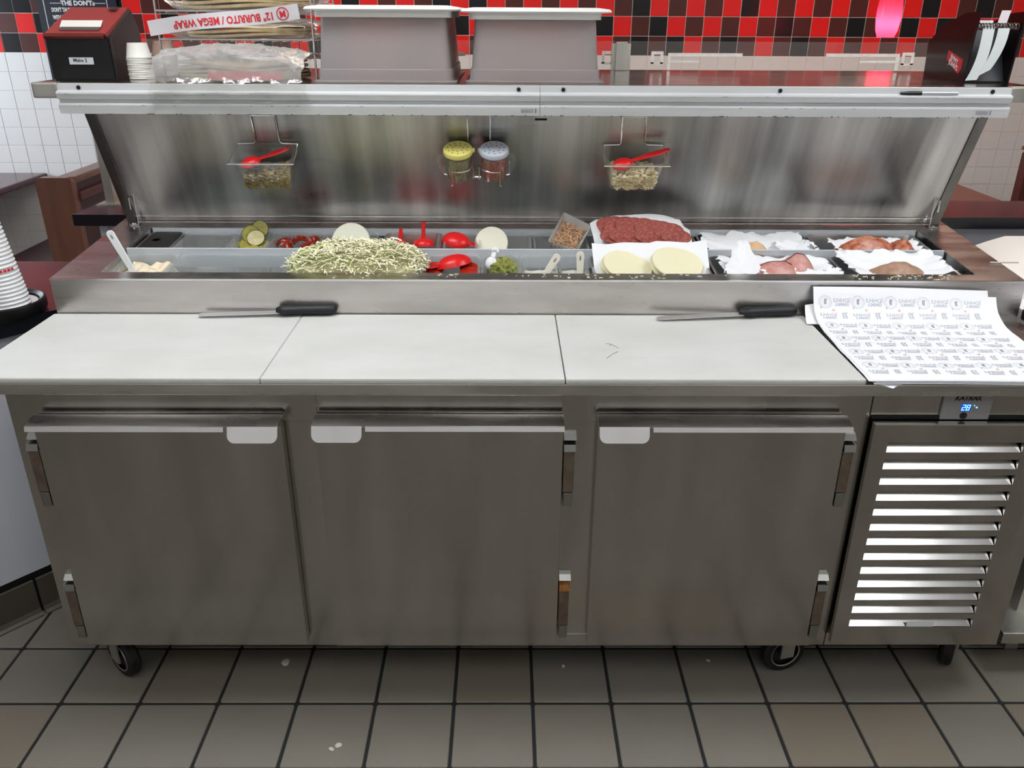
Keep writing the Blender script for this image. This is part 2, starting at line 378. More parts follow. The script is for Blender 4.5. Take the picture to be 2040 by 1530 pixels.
# ------------------------------------------------------------------ prep table
XL, XR = -1.133, 1.297          # body
TLX, TRX = -1.2, 1.382          # top
ZB = .140
KS = .094; ANG = math.atan(KS)
def RZ(y, dz=0): return 1.0136+(y-.43)*KS+dz
PT = thing('prep_table', 'long stainless steel refrigerated sandwich prep table with three doors and open lid', 'prep table', (0, 0, 0))
BY = .032                       # body face, door fronts stand proud at y=0
bd = B()
box(bd, XL, XR, BY, .92, ZB, .875)
obj('body', bd, STEELD, PT)
obj('bottom_rail', Bx(-.44, .80, BY-.003, BY, ZB, .176), STEELD, PT)
# header seams above the door openings (thin lips)
for a, b in ((-.508, -.432), (.131, .211)): obj('header_strip', Bx(a, b, BY-.004, BY, .8005, .876), STEELD, PT)
for a, b in ((-.506, -.434), (.133, .209)): obj('mullion', Bx(a, b, BY-.0015, BY, .180, .798), STEELD, PT)
obj('seam_line', Bx(.8385, .8405, BY-.0012, BY, ZB, .876), DARK, PT)
# worktop slab with front rim
tp = B(); box(tp, TLX, TRX, 0, .44, .876, .905, bev=.003)
obj('worktop', tp, STEELH, PT)
# raised pan rail: frame of four sides with the sloping top and the well inside
IX0, IX1, IY0, IY1 = -1.086, 1.268, .478, .843
rl = B()
prism(rl, [(.4316, .876), (IY0, .876), (IY0, RZ(IY0)), (.4316, RZ(.4316))], 'x', TLX, TRX)
prism(rl, [(IY1, .876), (.93, .876), (.93, RZ(.93)), (IY1, RZ(IY1))], 'x', TLX, TRX)
for a, b in ((TLX, IX0), (IX1, TRX)): prism(rl, [(IY0, .876), (IY1, .876), (IY1, RZ(IY1)), (IY0, RZ(IY0))], 'x', a, b)
obj('pan_rail', rl, STEELH, PT)
obj('rail_edge_bead', prism(B(), [(.4295, RZ(.43)-.004), (.4335, RZ(.43)-.004), (.4335, RZ(.43)+.0008), (.4295, RZ(.43)+.0008)], 'x', TLX, TRX), BRIGHT, PT)
obj('well', Bx(IX0, IX1, IY0, IY1, .876, .880), POLYW, PT)
dv = B(); prism(dv, [(.6465, RZ(.65)-.05), (.6525, RZ(.65)-.05), (.6525, RZ(.65)+.005), (.6465, RZ(.65)+.004)], 'x', -1.084, 1.262)
obj('divider_bar', dv, POLYW, PT)
obj('rail_back_strip', prism(B(), [(.838, RZ(.84)-.022), (.842, RZ(.84)-.022), (.842, RZ(.84)-.001), (.838, RZ(.84)-.001)], 'x', IX0+.004, IX1-.004), POLYW, PT)

def door(x0, x1, tab_left, zt=.822, zb=.1700):
    d = obj('door', Bx(x0, x1, 0, BY-.002, zb, zt-.006, bev=.0015), STEELD, PT)
    # pull: bent strip along the top, sloping forward, with a tab at the free end
    ta, tb = (x0, x0+.112) if tab_left else (x1-.112, x1)
    s = B(); prism(s, [(.012, zt), (.012, zt-.004), (-.03, zt-.012), (-.03, zt-.008)], 'x', x0, x1)
    obj('pull_slope', s, STEELH, d)
    la, lb = (tb+.008, x1) if tab_left else (x0, ta-.008)
    l = B(); pf = [(-.028, zt-.008), (-.032, zt-.009), (-.035, zt-.020), (-.031, zt-.020)]
    prism(l, pf, 'x', la, lb); obj('pull_lip', l, BRIGHT, d, label='thin bright folded lip of the pull')
    t = B()
    out = [(ta, zt-.009)]; rad = .016
    hh = zt-.043
    for k in range(7): a = PI+k*PI/12; out.append((ta+rad+rad*math.cos(a), hh+rad+rad*math.sin(a)))
    for k in range(7): a = 1.5*PI+k*PI/12; out.append((tb-rad+rad*math.cos(a), hh+rad+rad*math.sin(a)))
    out.append((tb, zt-.009))
    # tilt outwards towards the bottom
    ring = lambda off: [(x, -.030-(zt-.009-z)*.42+off, z) for x, z in out]
    loft(t, [ring(0), ring(.002)]); obj('pull_tab', t, BRIGHT, d, smooth=False, label='wide bright rounded pull tab')
    return d
door(-1.068, -.508, False, .822); door(-.4325, .1317, True, .824); door(.210, .7774, True, .823)
def hinge(x, z0, side, cap=None):
    """strap hinge: cap, body and lower block beside the door"""
    h = obj('hinge', Bx(x+.001, x+.026, .001, BY, z0+.040, z0+.150, bev=.002), HINGE, PT)
    bm = B(); prism(bm, [(-.005, z0+.152), (BY, z0+.152), (BY, z0+.170), (.000, z0+.168)], 'x', x+.001, x+.028); obj('hinge_cap', bm, cap or HINGECAP, h)
    obj('hinge_block', Bx(x+.003, x+.025, .002, BY, z0, z0+.038, bev=.0015), HINGECAP, h)
    bm = B(); prism(bm, [(.006, z0+.176), (BY, z0+.176), (BY, z0+.190), (.018, z0+.187)], 'x', x+.001, x+.030); obj('hinge_flap', bm, HINGECAP, h)
    obj('hinge_gap', Bx(x-.005 if side > 0 else x+.027, x if side > 0 else x+.032, .012, BY-.001, z0, z0+.036), DARK, h)
hinge(.1335, .585, 1); hinge(.1335, .190, 1, RUSTY); hinge(.779, .585, 1); hinge(.779, .190, 1)
hinge(-1.0965, .585, -1); hinge(-1.0965, .190, -1)
# grille with its bent louvres
GX0, GX1, GZ0, GZ1 = .8435, 1.2445, .1690, .8020
gp = B(); zs = [.757, .712, .670, .626, .584, .541, .499, .455, .413, .372, .332, .291, .248]
sx0, sx1 = .882, 1.198
zz = [GZ1]
for z in zs: zz += [z, z-.027]
zz.append(GZ0)
for k in range(0, len(zz), 2): box(gp, sx0, sx1, .006, .020, zz[k+1], zz[k])
box(gp, GX0, sx0, .006, .020, GZ0, GZ1); box(gp, sx1, GX1, .006, .020, GZ0, GZ1)
grille = obj('grille_panel', gp, STEELD, PT)
obj('grille_top_lip', Bx(GX0, GX1, .004, .02, GZ1, GZ1+.003), BRIGHT, grille)
obj('grille_shadow_gap', Bx(GX0, GX1, BY-.004, BY-.001, GZ1+.004, GZ1+.012), DARK, PT)
sl = B()     # louvre: sloping blade with rounded upper right corner
out = [(sx0+.001, 0), (sx1-.001, 0)]
for k in range(7): a = k*PI/12; out.append((sx1-.020+.018*math.cos(a), .004+.018*math.sin(a)))
for k in range(5): a = PI/2+k*PI/8; out.append((sx0+.007+.006*math.cos(a), .016+.006*math.sin(a)))
loft(sl, [[(x, .008+z*.95, z) for x, z in out], [(x, .0095+z*.95, z-.0015) for x, z in out]])
sl.normal_update(); bmesh.ops.recalc_face_normals(sl, faces=sl.faces[:])
slm = bpy.data.meshes.new('louvre'); sl.to_mesh(slm); sl.free(); slm.materials.append(BRIGHT)
obj('grille_backing', Bx(sx0-.004, sx1+.004, BY-.004, BY-.001, GZ0+.03, GZ1-.02), DARK, PT)
for z in zs:
    o = obj('louvre', slm, BRIGHT, grille); o.location = (0, 0, z-.0275)
obj('sticker', Bx(1.03, 1.10, .0065, .0075, .2215, .2375), WHITEP, grille, label='small white label on the lowest louvre')
# control panel
cp = obj('control_panel', Bx(.999, 1.112, BY-.006, BY, .806, .874, bev=.0015), SILVER, PT)
cy = BY-.0065; cf = lambda x, y: (1.055+x, cy, .842+y)
bm = B(); add_text(bm, 'KATRAK', lambda x, y: cf(x-.001, y+.0185), .0165, bold=.05, shear=.25, spacing=.95); flat_obj('logo_lettering', bm, INKK, cp)
bm = B(); quad(bm, lambda x, y: cf(x, y-.0035), -.012, .010, -.010, .008); flat_obj('display_window', bm, LEDBG, cp)
bm = B()
def seg7(ch, ox):
    S7 = {'2': 'abged', '8': 'abcdefg'}[ch]; W, H = .0062, .0125
    q = {'a': (0, H, W, H), 'g': (0, H/2, W, H/2), 'd': (0, 0, W, 0), 'f': (0, H/2, 0, H), 'b': (W, H/2, W, H), 'e': (0, 0, 0, H/2), 'c': (W, 0, W, H/2)}
    for s_ in S7:
        x0, y0, x1, y1 = q[s_]; t_ = .0009
        fn = lambda x, y: (1.055+ox+x+y*.15, cy-.0006, .842-.0110+y)
        quad(bm, fn, min(x0, x1)-t_, max(x0, x1)+t_, min(y0, y1)-t_, max(y0, y1)+t_)
seg7('2', -.0105); seg7('8', -.0005)
quad(bm, lambda x, y: (1.0715+x, cy-.0006, .8425+y), -.001, .001, -.001, .001); quad(bm, lambda x, y: (1.078+x, cy-.0006, .8375+y), -.0015, .0015, -.0015, .0015)
flat_obj('display_digits', bm, LED, cp, label='glowing blue digits 28 and indicator dots')
obj('button', lathe(B(), [(.0001, 0), (.0085, 0), (.0085, .0015), (.0001, .0015)], 20, (1.052, cy-.0005, .8165), 'y'), BLACKP, cp)
# casters
def caster(x, y, rz):
    c = bpy.data.objects.new('caster', None); COL.objects.link(c); c.parent = PT; c.location = (x, y, 0); c.rotation_euler = (0, 0, rz); c.empty_display_size = .03
    obj('tyre', lathe(B(), [(.040, -.016), (.058, -.016), (.063, -.010), (.063, .010), (.058, .016), (.040, .016)], 28, (0, 0, .063), 'y', cap0=False, cap1=False), RUBBER, c, smooth=True)
    obj('wheel_disc', lathe(B(), [(.0001, -.010), (.012, -.016), (.016, -.010), (.040, -.009), (.040, .009), (.0001, .009)], 24, (0, 0, .063), 'y'), BLACKP, c, smooth=True)
    obj('hub_ring', lathe(B(), [(.040, -.0165), (.043, -.0175), (.0435, -.015), (.040, -.0145)], 28, (0, 0, .063), 'y', cap0=False, cap1=False), GALV, c)
    f = B(); box(f, -.02, .02, -.026, -.021, .055, .14); box(f, -.02, .02, .021, .026, .055, .14); box(f, -.035, .035, -.03, .03, .128, .141); obj('fork', f, GALV, c)
caster(-1.035, .085, R(-38)); caster(.762, .10, R(14)); caster(1.235, .13, R(60)); caster(-1.03, .82, 0); caster(1.22, .82, R(20))
# ---- lid: leans forward from the rear of the rail
LA = R(23.0); LO = Vector((0, .90, 1.057)); LU = Vector((0, -math.sin(LA), math.cos(LA))); LN = Vector((0, -math.cos(LA), -math.sin(LA)))
def onlid(x, s, n=0): return Vector((x, 0, 0))+LO+LU*s+LN*n
LX0, LX1 = -1.150, 1.331
lid = bpy.data.objects.new('lid', None); COL.objects.link(lid); lid.parent = PT; lid.location = LO; lid.rotation_euler = (LA, 0, 0); lid.empty_display_size = .05
lb = B(); box(lb, LX0, LX1, 0, .020, .006, .405); o = obj('lid_panel', lb, STEELLID, lid)
for a in ((LX0-.030, LX0, -.004, .024, -.004, .405), (LX1, LX1+.030, -.004, .024, -.004, .405)): obj('lid_side_flange', Bx(*a, bev=.002), FLANGE, lid)

fb = B(); box(fb, LX0, LX1, -.004, .006, -.004, .004); box(fb, LX0, LX1, -.003, .002, .022, .025); obj('lid_bottom_flange', fb, BRIGHT, lid)
# slots and hooks' holes in the lid
so = B()
for x in (.098,): box(so, x-.017, x+.017, -.0008, 0, .352, .358)
obj('lid_slot', so, DARK, lid)
for x in (TLX+.055, TRX-.055):
    hb = B(); box(hb, x-.014, x+.014, .86, .885, RZ(.87), RZ(.87)+.003); box(hb, x+(.011 if x < 0 else -.014), x+(.014 if x < 0 else -.011), .86, .885, RZ(.87), RZ(.87)+.10, bev=.001)
    h = obj('lid_bracket', hb, BRIGHT, PT)
    pn = B(); tube(pn, [(x, .862, RZ(.87)+.085), (x, .855, RZ(.87)+.085), (x, .855, RZ(.87)+.05)], .003, 8); lathe(pn, [(.0001, 0), (.005, 0), (.005, .004), (.0001, .004)], 12, (x, .862, RZ(.87)+.003)); obj('hinge_pin', pn, CHROME, h)

# ------------------------------------------------------------------ cutting boards
def board(x0, x1, label, y1=.425):
    tag(obj('cutting_board', Bx(x0, x1, -.005, y1, .906, .9195, bev=.0045), BOARD, smooth=False), label, 'cutting board', 'cutting boards on the worktop')
board(-1.205, -.5421, 'leftmost white plastic cutting board along the front of the prep table')
board(-.5415, .1314, 'white plastic cutting board between the other two, in front of the shredded lettuce')
board(.1335, .8000, 'right white cutting board with dark knife scratches, beside the printed wrap paper')
bm = B()
for pts in (((.236, .115), (.252, .142), (.268, .158)), ((.245, .212), (.258, .206), (.263, .196), (.272, .182)), ((.258, .206), (.252, .196))):
    tube(bm, [(x, y, .9197) for x, y in pts], .0007, 4)
bo = [o for o in bpy.data.objects if o.get('label', '').startswith('right white cutting')][0]
obj('scratch', bm, mat('scratch_grey', '#5d5b57', .7), bo)

# ------------------------------------------------------------------ knives
def knife(label, x, y, rz, length, serr):
    t = thing('knife', label, 'knife', (x, y, .9215), (0, 0, rz), 'serrated knives on the cutting boards')
    b = B(); L0 = .0
    # blade lies flat, edge towards the viewer, rounded tip at -x
    outl = []
    for k in range(9): a = PI/2+k*PI/8; outl.append((-length+.012+.013*math.cos(a), .0+.0125*math.sin(a)+.0))
    outl += [(-length*.5, -.0135), (.008, -.013), (.008, .012), (-length*.5, .0135)]
    loft(b, [[(px, py, .004+.004*(px/length+1)) for px, py in outl], [(px, py, .0052+.004*(px/length+1)) for px, py in outl]])
    obj('blade', b, mat('blade_steel', (.86, .86, .87, 1), .38, 1), t)
    if serr:
        sb = B()
        for k in range(26): xx = -length+.02+k*(length-.04)/26; prism(sb, [(xx, .0125), (xx+.0035, .0155), (xx+.006, .0125)], 'z', .0045, .0058)
        obj('serration', sb, BRIGHT, t)
    h = B(); rings = []
    for px, ry, rz_ in ((-.012, .007, .007), (.0, .017, .013), (.012, .020, .0145), (.025, .0165, .0135), (.06, .0155, .0135), (.10, .0165, .0145), (.130, .0170, .0145), (.142, .012, .011), (.147, .004, .004)):
        rings.append([(px, ry*math.cos(2*PI*k/14), .0135+rz_*math.sin(2*PI*k/14)*.95) for k in range(14)])
    loft(h, rings); obj('handle', h, mat('knife_handle', '#14171a', .5, bump=.2, bscale=(300, 300, 300)), t, smooth=True)
knife('knife with black handle lying across the left two boards against the steel rail', -.596, .411, R(3.5), .215, False)
knife('knife with black handle and serrated blade on the right board, reaching the wrap paper', .632, .405, R(6), .235, True)

# ------------------------------------------------------------------ printed wrap paper stack
PTH = [(-.012, .9215), (.06, .922), (.14, .9225), (.22, .922), (.30, .9225), (.335, .926), (.362, .935), (.382, .9465), (.397, .962), (.408, .978), (.4165, .993), (.424, 1.0005)]
cum = [0]
for (a, b), (c, d) in zip(PTH, PTH[1:]): cum.append(cum[-1]+math.hypot(c-a, d-b))
TOT = cum[-1]
def prof(s):
    s = max(0, min(TOT, s))
    for i in range(len(PTH)-1):
        if s <= cum[i+1]:
            k = (s-cum[i])/(cum[i+1]-cum[i]); return (PTH[i][0]+(PTH[i+1][0]-PTH[i][0])*k, PTH[i][1]+(PTH[i+1][1]-PTH[i][1])*k)
PXA, PXB = .806, 1.275
def wrapf(x, s, lift=0):
    u = (x-PXA)/(PXB-PXA)
    y, z = prof(s-.010*u*(s/TOT)); k = max(0, (s-.30)/.2)
    return Vector((x+.012*(s/TOT)*(1-u)*.6, y, z+lift+.0012*math.sin(26*s+5*u)+.0006*math.sin(60*s-3*u)+.0035*u*0))
WP = thing('wrap_paper_stack', 'stack of white sandwich wrap paper with grey printed lettering curling up the rail', 'paper', (0, 0, 0))
obj('top_sheet', sheet(lambda u, v: wrapf(PXA+(PXB-PXA)*u, TOT*v), 24, 40, .0006), PAPER, WP, smooth=True)
bm = B()
def lower(k):
    ox, sk, ln = ((-.004, .006, .985), (.006, -.010, .99), (.012, .016, .97))[k]
    def f(u, v):
        p = wrapf(PXA+(PXB-PXA)*u, TOT*ln*v, -.0010*(k+1)); return (p.x+ox+sk*(v-.4), p.y-.001*k-(.003 if v < .02 else 0), p.z-.002*k*(1-v))
    return f
for k in range(3): obj('under_sheet', sheet(lower(k), 12, 30, .0006), PAPER, WP, smooth=True)
# loose sheets: one sticking out at the left, one behind the crest, a torn corner at the front
obj('loose_sheet', sheet(lambda u, v: (.782+.06*u+.012*v, .345+.065*v, .9235+.030*v*v+.010*u*v), 8, 8, .0006), PAPER, WP, smooth=True)
obj('loose_sheet', sheet(lambda u, v: (1.06+.205*u-.05*(1-u)*v, .4235+.004*v, .955+(.037-.022*u*u)*v+.0005*math.sin(3*u)), 10, 8, .0006), PAPER, WP, smooth=True)
obj('torn_corner', sheet(lambda u, v: (.823+.055*u+.02*v*(.5-u), -.010-.016*(1-abs(2*u-1))*v, .9075+.004*(1-v)), 8, 4, .0006), PAPER, WP)
pr = B()
LIFT = .0009
def row_logo(x0, s, k):
    fn = lambda dx, dy: wrapf(x0-dx, s-dy, LIFT)       # upside down as it lies
    if k == 'ring':
        for ra, rb in ((.0172, .0160), (.0125, .0118)):
            N = 28
            for q in range(N):
                a, b = 2*PI*q/N, 2*PI*(q+1)/N
                pr.faces.new([pr.verts.new(fn(r_*math.cos(t_), r_*math.sin(t_))) for r_, t_ in ((ra, a), (ra, b), (rb, b), (rb, a))]).material_index = 1
        add_text(pr, 'JJ', fn, .015, bold=.03, mi=2)
        pr.faces.new([pr.verts.new(fn(*p)) for p in ((.009, .0145), (.015, .020), (.0135, .0115))]).material_index = 1
    elif k == 'jj': add_text(pr, 'JJ', fn, .024, bold=.03, mi=0, sx=1.2)
    elif k == 'name': add_text(pr, "JIMMY\nJOHN'S", fn, .0135, bold=.02, mi=0, sx=1.05)
    elif k == 'star':
        pts = [(((.0055 if q % 2 == 0 else .0023)*math.sin(q*PI/5)), ((.0055 if q % 2 == 0 else .0023)*math.cos(q*PI/5))) for q in range(10)]
        pr.faces.new([pr.verts.new(fn(*p)) for p in pts]).material_index = 3
row = 0; s_ = TOT-.042
while s_ > .03:
    for c in range(6):
        x = PXA+.030+c*.0875
        if row % 2 == 0:
            if x < PXB-.02: row_logo(x, s_, 'ring')
            if x+.044 < PXB-.02: row_logo(x+.044, s_, 'name')
        else:
            if x < PXB-.02: row_logo(x+.004, s_, 'name')
            if x+.044 < PXB-.02: row_logo(x+.046, s_, 'jj')
        if x+.02 < PXB-.02 and row % 2 == 0: row_logo(x+.020, s_-.0225, 'star')
    s_ -= .0425; row += 1
flat_obj('printed_pattern', pr, [INK, INK, INKD, INKP], WP)

# ------------------------------------------------------------------ pans in the rail
def pan_bm(w, l, depth, rim=.008, rad=.018, th=.0025, taper=.012, lip=.004):
    bm = B(); n = 4
    iw, il = w-2*rim, l-2*rim
    rings = [rrect(iw-2*taper+2*th, il-2*taper+2*th, rad, n, -depth-th), rrect(iw+2*th, il+2*th, rad, n, -lip), rrect(w-.001, l-.001, rad+rim*.5, n, -lip*.6), rrect(w, l, rad+rim*.5, n, -.001),
             rrect(w-.003, l-.003, rad+rim*.4, n, .0006), rrect(iw+.002, il+.002, rad, n, .0003), rrect(iw, il, rad, n, -.003), rrect(iw-taper*2*.9, il-taper*2*.9, rad, n, -depth+.006), rrect(iw-2*taper-.010, il-2*taper-.010, rad, n, -depth)]
    return loft(bm, rings)
ROWR, ROWF = (.655, .835), (.477, .645)
PDZ = -.010
def pan(kind, row, x0, x1, label, cat='pan', depth=.10):
    y0, y1 = row; yc = (y0+y1)/2; xc = (x0+x1)/2
    nm = {'steel': 'steel_pan', 'clear': 'clear_pan'}[kind]
    t = obj(nm, pan_bm(x1-x0, (y1-y0)/math.cos(ANG), depth, th=.0012 if kind == 'steel' else .0022), STEELP if kind == 'steel' else CLEAR, smooth=True)
    t.location = (xc, yc, RZ(yc, PDZ)); t.rotation_euler = (ANG, 0, 0)
    tag(t, label, cat, 'food pans in the rail'); return t
def inpan(name, label, cat, p, group=None):
    return thing(name, label, cat, p.location, (ANG, 0, 0), group)
DEP = .10
r0 = pan('steel', ROWR, -1.080, -.977, 'small dark steel pan at the left end of the rear row', depth=.10)
r1 = pan('clear', ROWR, -.972, -.814, 'empty clear pan in the rear row, left of the pickles')
r2 = pan('clear', ROWR, -.811, -.704, 'narrow clear pan holding pickle slices')
r3 = pan('clear', ROWR, -.701, -.548, 'clear pan holding red peppers, behind the empty wide pan')
r4 = pan('clear', ROWR, -.545, -.386, 'clear pan behind the shredded lettuce heap')
r5 = pan('steel', ROWR, -.367, -.192, 'steel pan holding two red scoops with upright stems')
r6 = pan('clear', ROWR, -.186, -.086, 'narrow clear pan with one red scoop whose stem points right')
r7 = pan('clear', ROWR, -.082, .076, 'clear pan holding a single white round slice')
r8 = pan('clear', ROWR, .082, .246, 'clear pan holding a paper food boat')
r9 = pan('steel', ROWR, .266, .570, 'steel pan under the salami in the rear row')
r10 = pan('steel', ROWR, .578, .912, 'steel pan filled with crumpled white wax paper, right of the salami')
r11 = pan('steel', ROWR, .918, 1.250, 'rightmost steel pan of the rear row, holding red cured meat')
f0 = pan('clear', ROWF, -1.078, -.928, 'clear pan of mayonnaise at the front left corner of the rail')
f1 = pan('clear', ROWF, -.924, -.600, 'wide empty clear pan in the front row, left of the lettuce')
f2 = pan('clear', ROWF, -.596, -.236, 'wide clear pan heaped with shredded lettuce')
f3 = pan('clear', ROWF, -.233, -.071, 'clear pan of tomatoes right of the lettuce')
f4 = pan('clear', ROWF, -.068, .038, 'narrow clear pan of green avocado')
f5 = pan('clear', ROWF, .041, .143, 'clear pan with a slanting white spoon handle')
f6 = pan('clear', ROWF, .146, .229, 'clear pan with an upright white spoon handle')
f7 = pan('steel', ROWF, .237, .564, 'steel pan under the two stacks of pale cheese')
f8 = pan('steel', ROWF, .572, .916, 'steel pan holding ham and torn wax paper')
f9 = pan('steel', ROWF, .922, 1.245, 'rightmost steel pan of the front row, holding sliced brown meat')
# lid of the dark pan with a finger hole
t = inpan('pan_cover', 'dark flat pan cover with a round finger hole', 'cover', r0); t.location.z += .002
bm = B(); ring = rrect(.088, .165, .014, 4, 0); N = len(ring)
hole = [(-.012+.012*math.cos(2*PI*k/N+PI/4*0), .01+.012*math.sin(2*PI*k/N), 0) for k in range(N)]
lo = [bm.verts.new(p) for p in ring]; hi = [bm.verts.new(p) for p in hole]; 
for k in range(N): bm.faces.new((lo[k], lo[(k+1) % N], hi[(k+1) % N], hi[k]))
r_ = bmesh.ops.extrude_face_region(bm, geom=bm.faces[:]); bmesh.ops.translate(bm, vec=(0, 0, -.0015), verts=[v for v in r_['geom'] if isinstance(v, bmesh.types.BMVert)])
obj('cover_plate', bm, mat('dark_steel', (.09, .09, .088, 1), .3, 1), t)
# pickles: thin green slices with dark skins
PICK = mat('pickle_flesh', '#a7a03a', .3, trans=.25, var=.2, vscale=(60, 60, 60), col2='#c2b75a'); PSKIN = mat('pickle_skin', '#4c4a16', .4)
for k, (dx, dy, dz, tx, ty, rr_) in enumerate(((-.012, .050, .010, 62, 10, .028), (.014, .060, .024, 68, -14, .027), (.006, .032, .004, 48, 6, .027), (-.02, .03, -.012, 30, -8, .027), (.02, .03, -.014, 25, 12, .027), (0, -.01, -.02, 12, 0, .027))):
    t = inpan('pickle_slice', ['rear left pickle slice leaning up in the narrow pan', 'tallest pickle slice, standing highest in the narrow pan', 'front round pickle slice leaning in the narrow pan', 'flat pickle slice low at left in the narrow pan', 'flat pickle slice low at right in the narrow pan', 'lowest pickle slice, flat in the narrow pan'][k], 'pickle', r2, 'pickle slices')
    t.location += Vector((dx, dy, dz)); t.rotation_euler = (R(tx), R(ty), 0)
    obj('flesh', lathe(B(), [(.0001, -.0012), (rr_-.002, -.0012), (rr_-.002, .0012), (.0001, .0012)], 22), PICK, t)
    obj('skin', lathe(B(), [(rr_-.002, -.0013), (rr_, -.001), (rr_, .001), (rr_-.002, .0013)], 22, cap0=False, cap1=False), PSKIN, t)
# red peppers: curled wet pieces
PEP = mat('red_pepper', '#8c2410', .18, var=.3, vscale=(50, 50, 50))
for k in range(5):
    dx, dy, dz = ((-.048, .045, -.012), (0, .05, -.010), (.045, .048, -.014), (-.025, .01, -.022), (.03, .005, -.024))[k]
    bm = sheet(lambda u, v: ((u-.5)*.045, (v-.5)*.03, .012*math.sin(PI*u)+.006*math.sin(5*v+k)), 8, 5, .004)
    o = obj('pepper_piece', bm, PEP, smooth=True); o.location = r3.location+Vector((dx, dy, dz)); o.rotation_euler = (R(25), R(8*(k-2)), R(20*k))
    tag(o, ['leftmost red pepper piece in the clear rear pan', 'middle red pepper piece in the clear rear pan', 'rightmost red pepper piece in the clear rear pan', 'front left red pepper piece low in the clear rear pan', 'front right red pepper piece low in the clear rear pan'][k], 'pepper', 'red pepper pieces')
# pale slice behind the lettuce
CHEESEW = mat('pale_cheese', '#dfe0cc', .4, sss=.1)
def disc_thing(name, label, cat, p, off, r, th, tilt, m, rz=0, squash=1, group=None):
    bm = B(); lathe(bm, [(.0001, 0), (r-.002, 0), (r, th*.3), (r, th*.7), (r-.002, th), (.0001, th)], 28)
    for v in bm.verts: v.co.y *= squash
    o = obj(name, bm, m, smooth=True); o.location = Vector(p)+Vector(off); o.rotation_euler = (R(tilt), 0, R(rz)); return tag(o, label, cat, group)
disc_thing('onion_half', 'pale round onion half showing above the lettuce heap', 'onion', r4.location, (.0, .040, -.012), .058, .020, 58, CHEESEW)
disc_thing('cheese_round', 'white round slice standing in the clear rear pan', 'cheese', r7.location, (-.040, .035, -.012), .050, .016, 62, mat('white_cheese', '#e9e6d2', .4))
# red scoops
def scoop(label, loc, rot, r=.034, L=.07, flat=.55, stem=.006, group='red plastic scoops', dome=True):
    t = thing('red_scoop', label, 'scoop', loc, rot, group)
    pf = [(.0001, r*flat)] + [(r*math.sin(a), r*flat*math.cos(a)) for a in (.25, .5, .8, 1.1, 1.4, PI/2)] + [(r*1.03, -.004), (r*.96, -.005)] + [(r*.93*math.sin(a), r*flat*.9*math.cos(a)-.002) for a in (1.4, 1.0, .6, .2)] + [(.0001, r*flat*.88)]
    obj('bowl', lathe(B(), pf, 22), RED, t, smooth=True)
    h = B(); tube(h, [(0, 0, r*flat*.8), (0, .002, r*flat+L*.4), (0, .004, r*flat+L)], [stem*1.25, stem, stem*.95], 8); o = obj('handle', h, RED, t, smooth=True)
    return t, o
scoop('left red scoop with stem pointing up in the steel pan, nearer the lettuce', r5.location+Vector((-.038, .018, -.018)), (R(-8), R(4), 0), .030, .038)
scoop('right red scoop with taller stem pointing up in the steel pan', r5.location+Vector((.032, .028, -.012)), (R(-8), 0, 0), .032, .048)
o = obj('white_tab', prism(B(), [(-.006, 0), (.006, 0), (.0035, .024), (-.0035, .024)], 'y', 0, .003), WHITEP); o.location = (r5.location.x-.022, .662, RZ(.66, -.008)); tag(o, 'small white plastic tab in front of the left red scoop with stem', 'tab')
def spoon(label, loc, rot, m, L=.105, r=.026, name='spoon', grp=None):
    """measuring spoon: domed bowl turned over and a flat tapering handle along +x"""
    t = thing(name, label, 'spoon', loc, rot, grp); bm = B(); rings = []
    for k in range(9):
        a = PI*k/8; rad = r*math.sin(a) if 0 < k < 8 else .0008; xx = -r*math.cos(a)*1.15
        rings.append([(xx, rad*math.cos(b), .62*rad*max(0, math.sin(b)) + (-.002 if math.sin(b) <= 0 else 0)) for b in [2*PI*q/14 for q in range(14)]])
    obj('bowl', loft(bm, rings), m, t, smooth=True)
    h = B(); rings = []
    for xx, ww in ((r*.95, .007), (r+.02, .0075), (r+L*.45, .011), (r+L*.75, .012), (r+L*.95, .007), (r+L, .002)):
        zz_ = .004+.10*(xx-r)**1*.4
        rings.append([(xx, -ww, zz_), (xx, ww, zz_), (xx, ww*.8, zz_+.003), (xx, -ww*.8, zz_+.003)])
    obj('handle', loft(h, rings), m, t)
    return t
spoon('red scoop lying in the narrow clear rear pan, stem pointing right', r6.location+Vector((-.014, .030, -.004)), (R(14), R(10), R(-18)), RED, .030, .038, 'red_scoop', 'red plastic scoops')
spoon('large red scoop lying on tomatoes in the front row', f3.location+Vector((.006, .030, -.006)), (R(10), R(8), R(200)), RED, .035, .045, 'red_scoop', 'red plastic scoops')
TOM = mat('tomato', '#a8281b', .25, var=.25, vscale=(40, 40, 40))
for k, (dx, dy) in enumerate(((-.048, .02), (.048, .03), (.05, -.01))):
    disc_thing('tomato_slice', ['tomato slice at the left of the red scoop', 'tomato slice at the right of the red scoop', 'tomato slice low in front in the tomato pan'][k], 'tomato', f3.location, (dx, dy, -.018), .026, .006, 30-k*10, TOM, 0, 1, 'tomato slices')
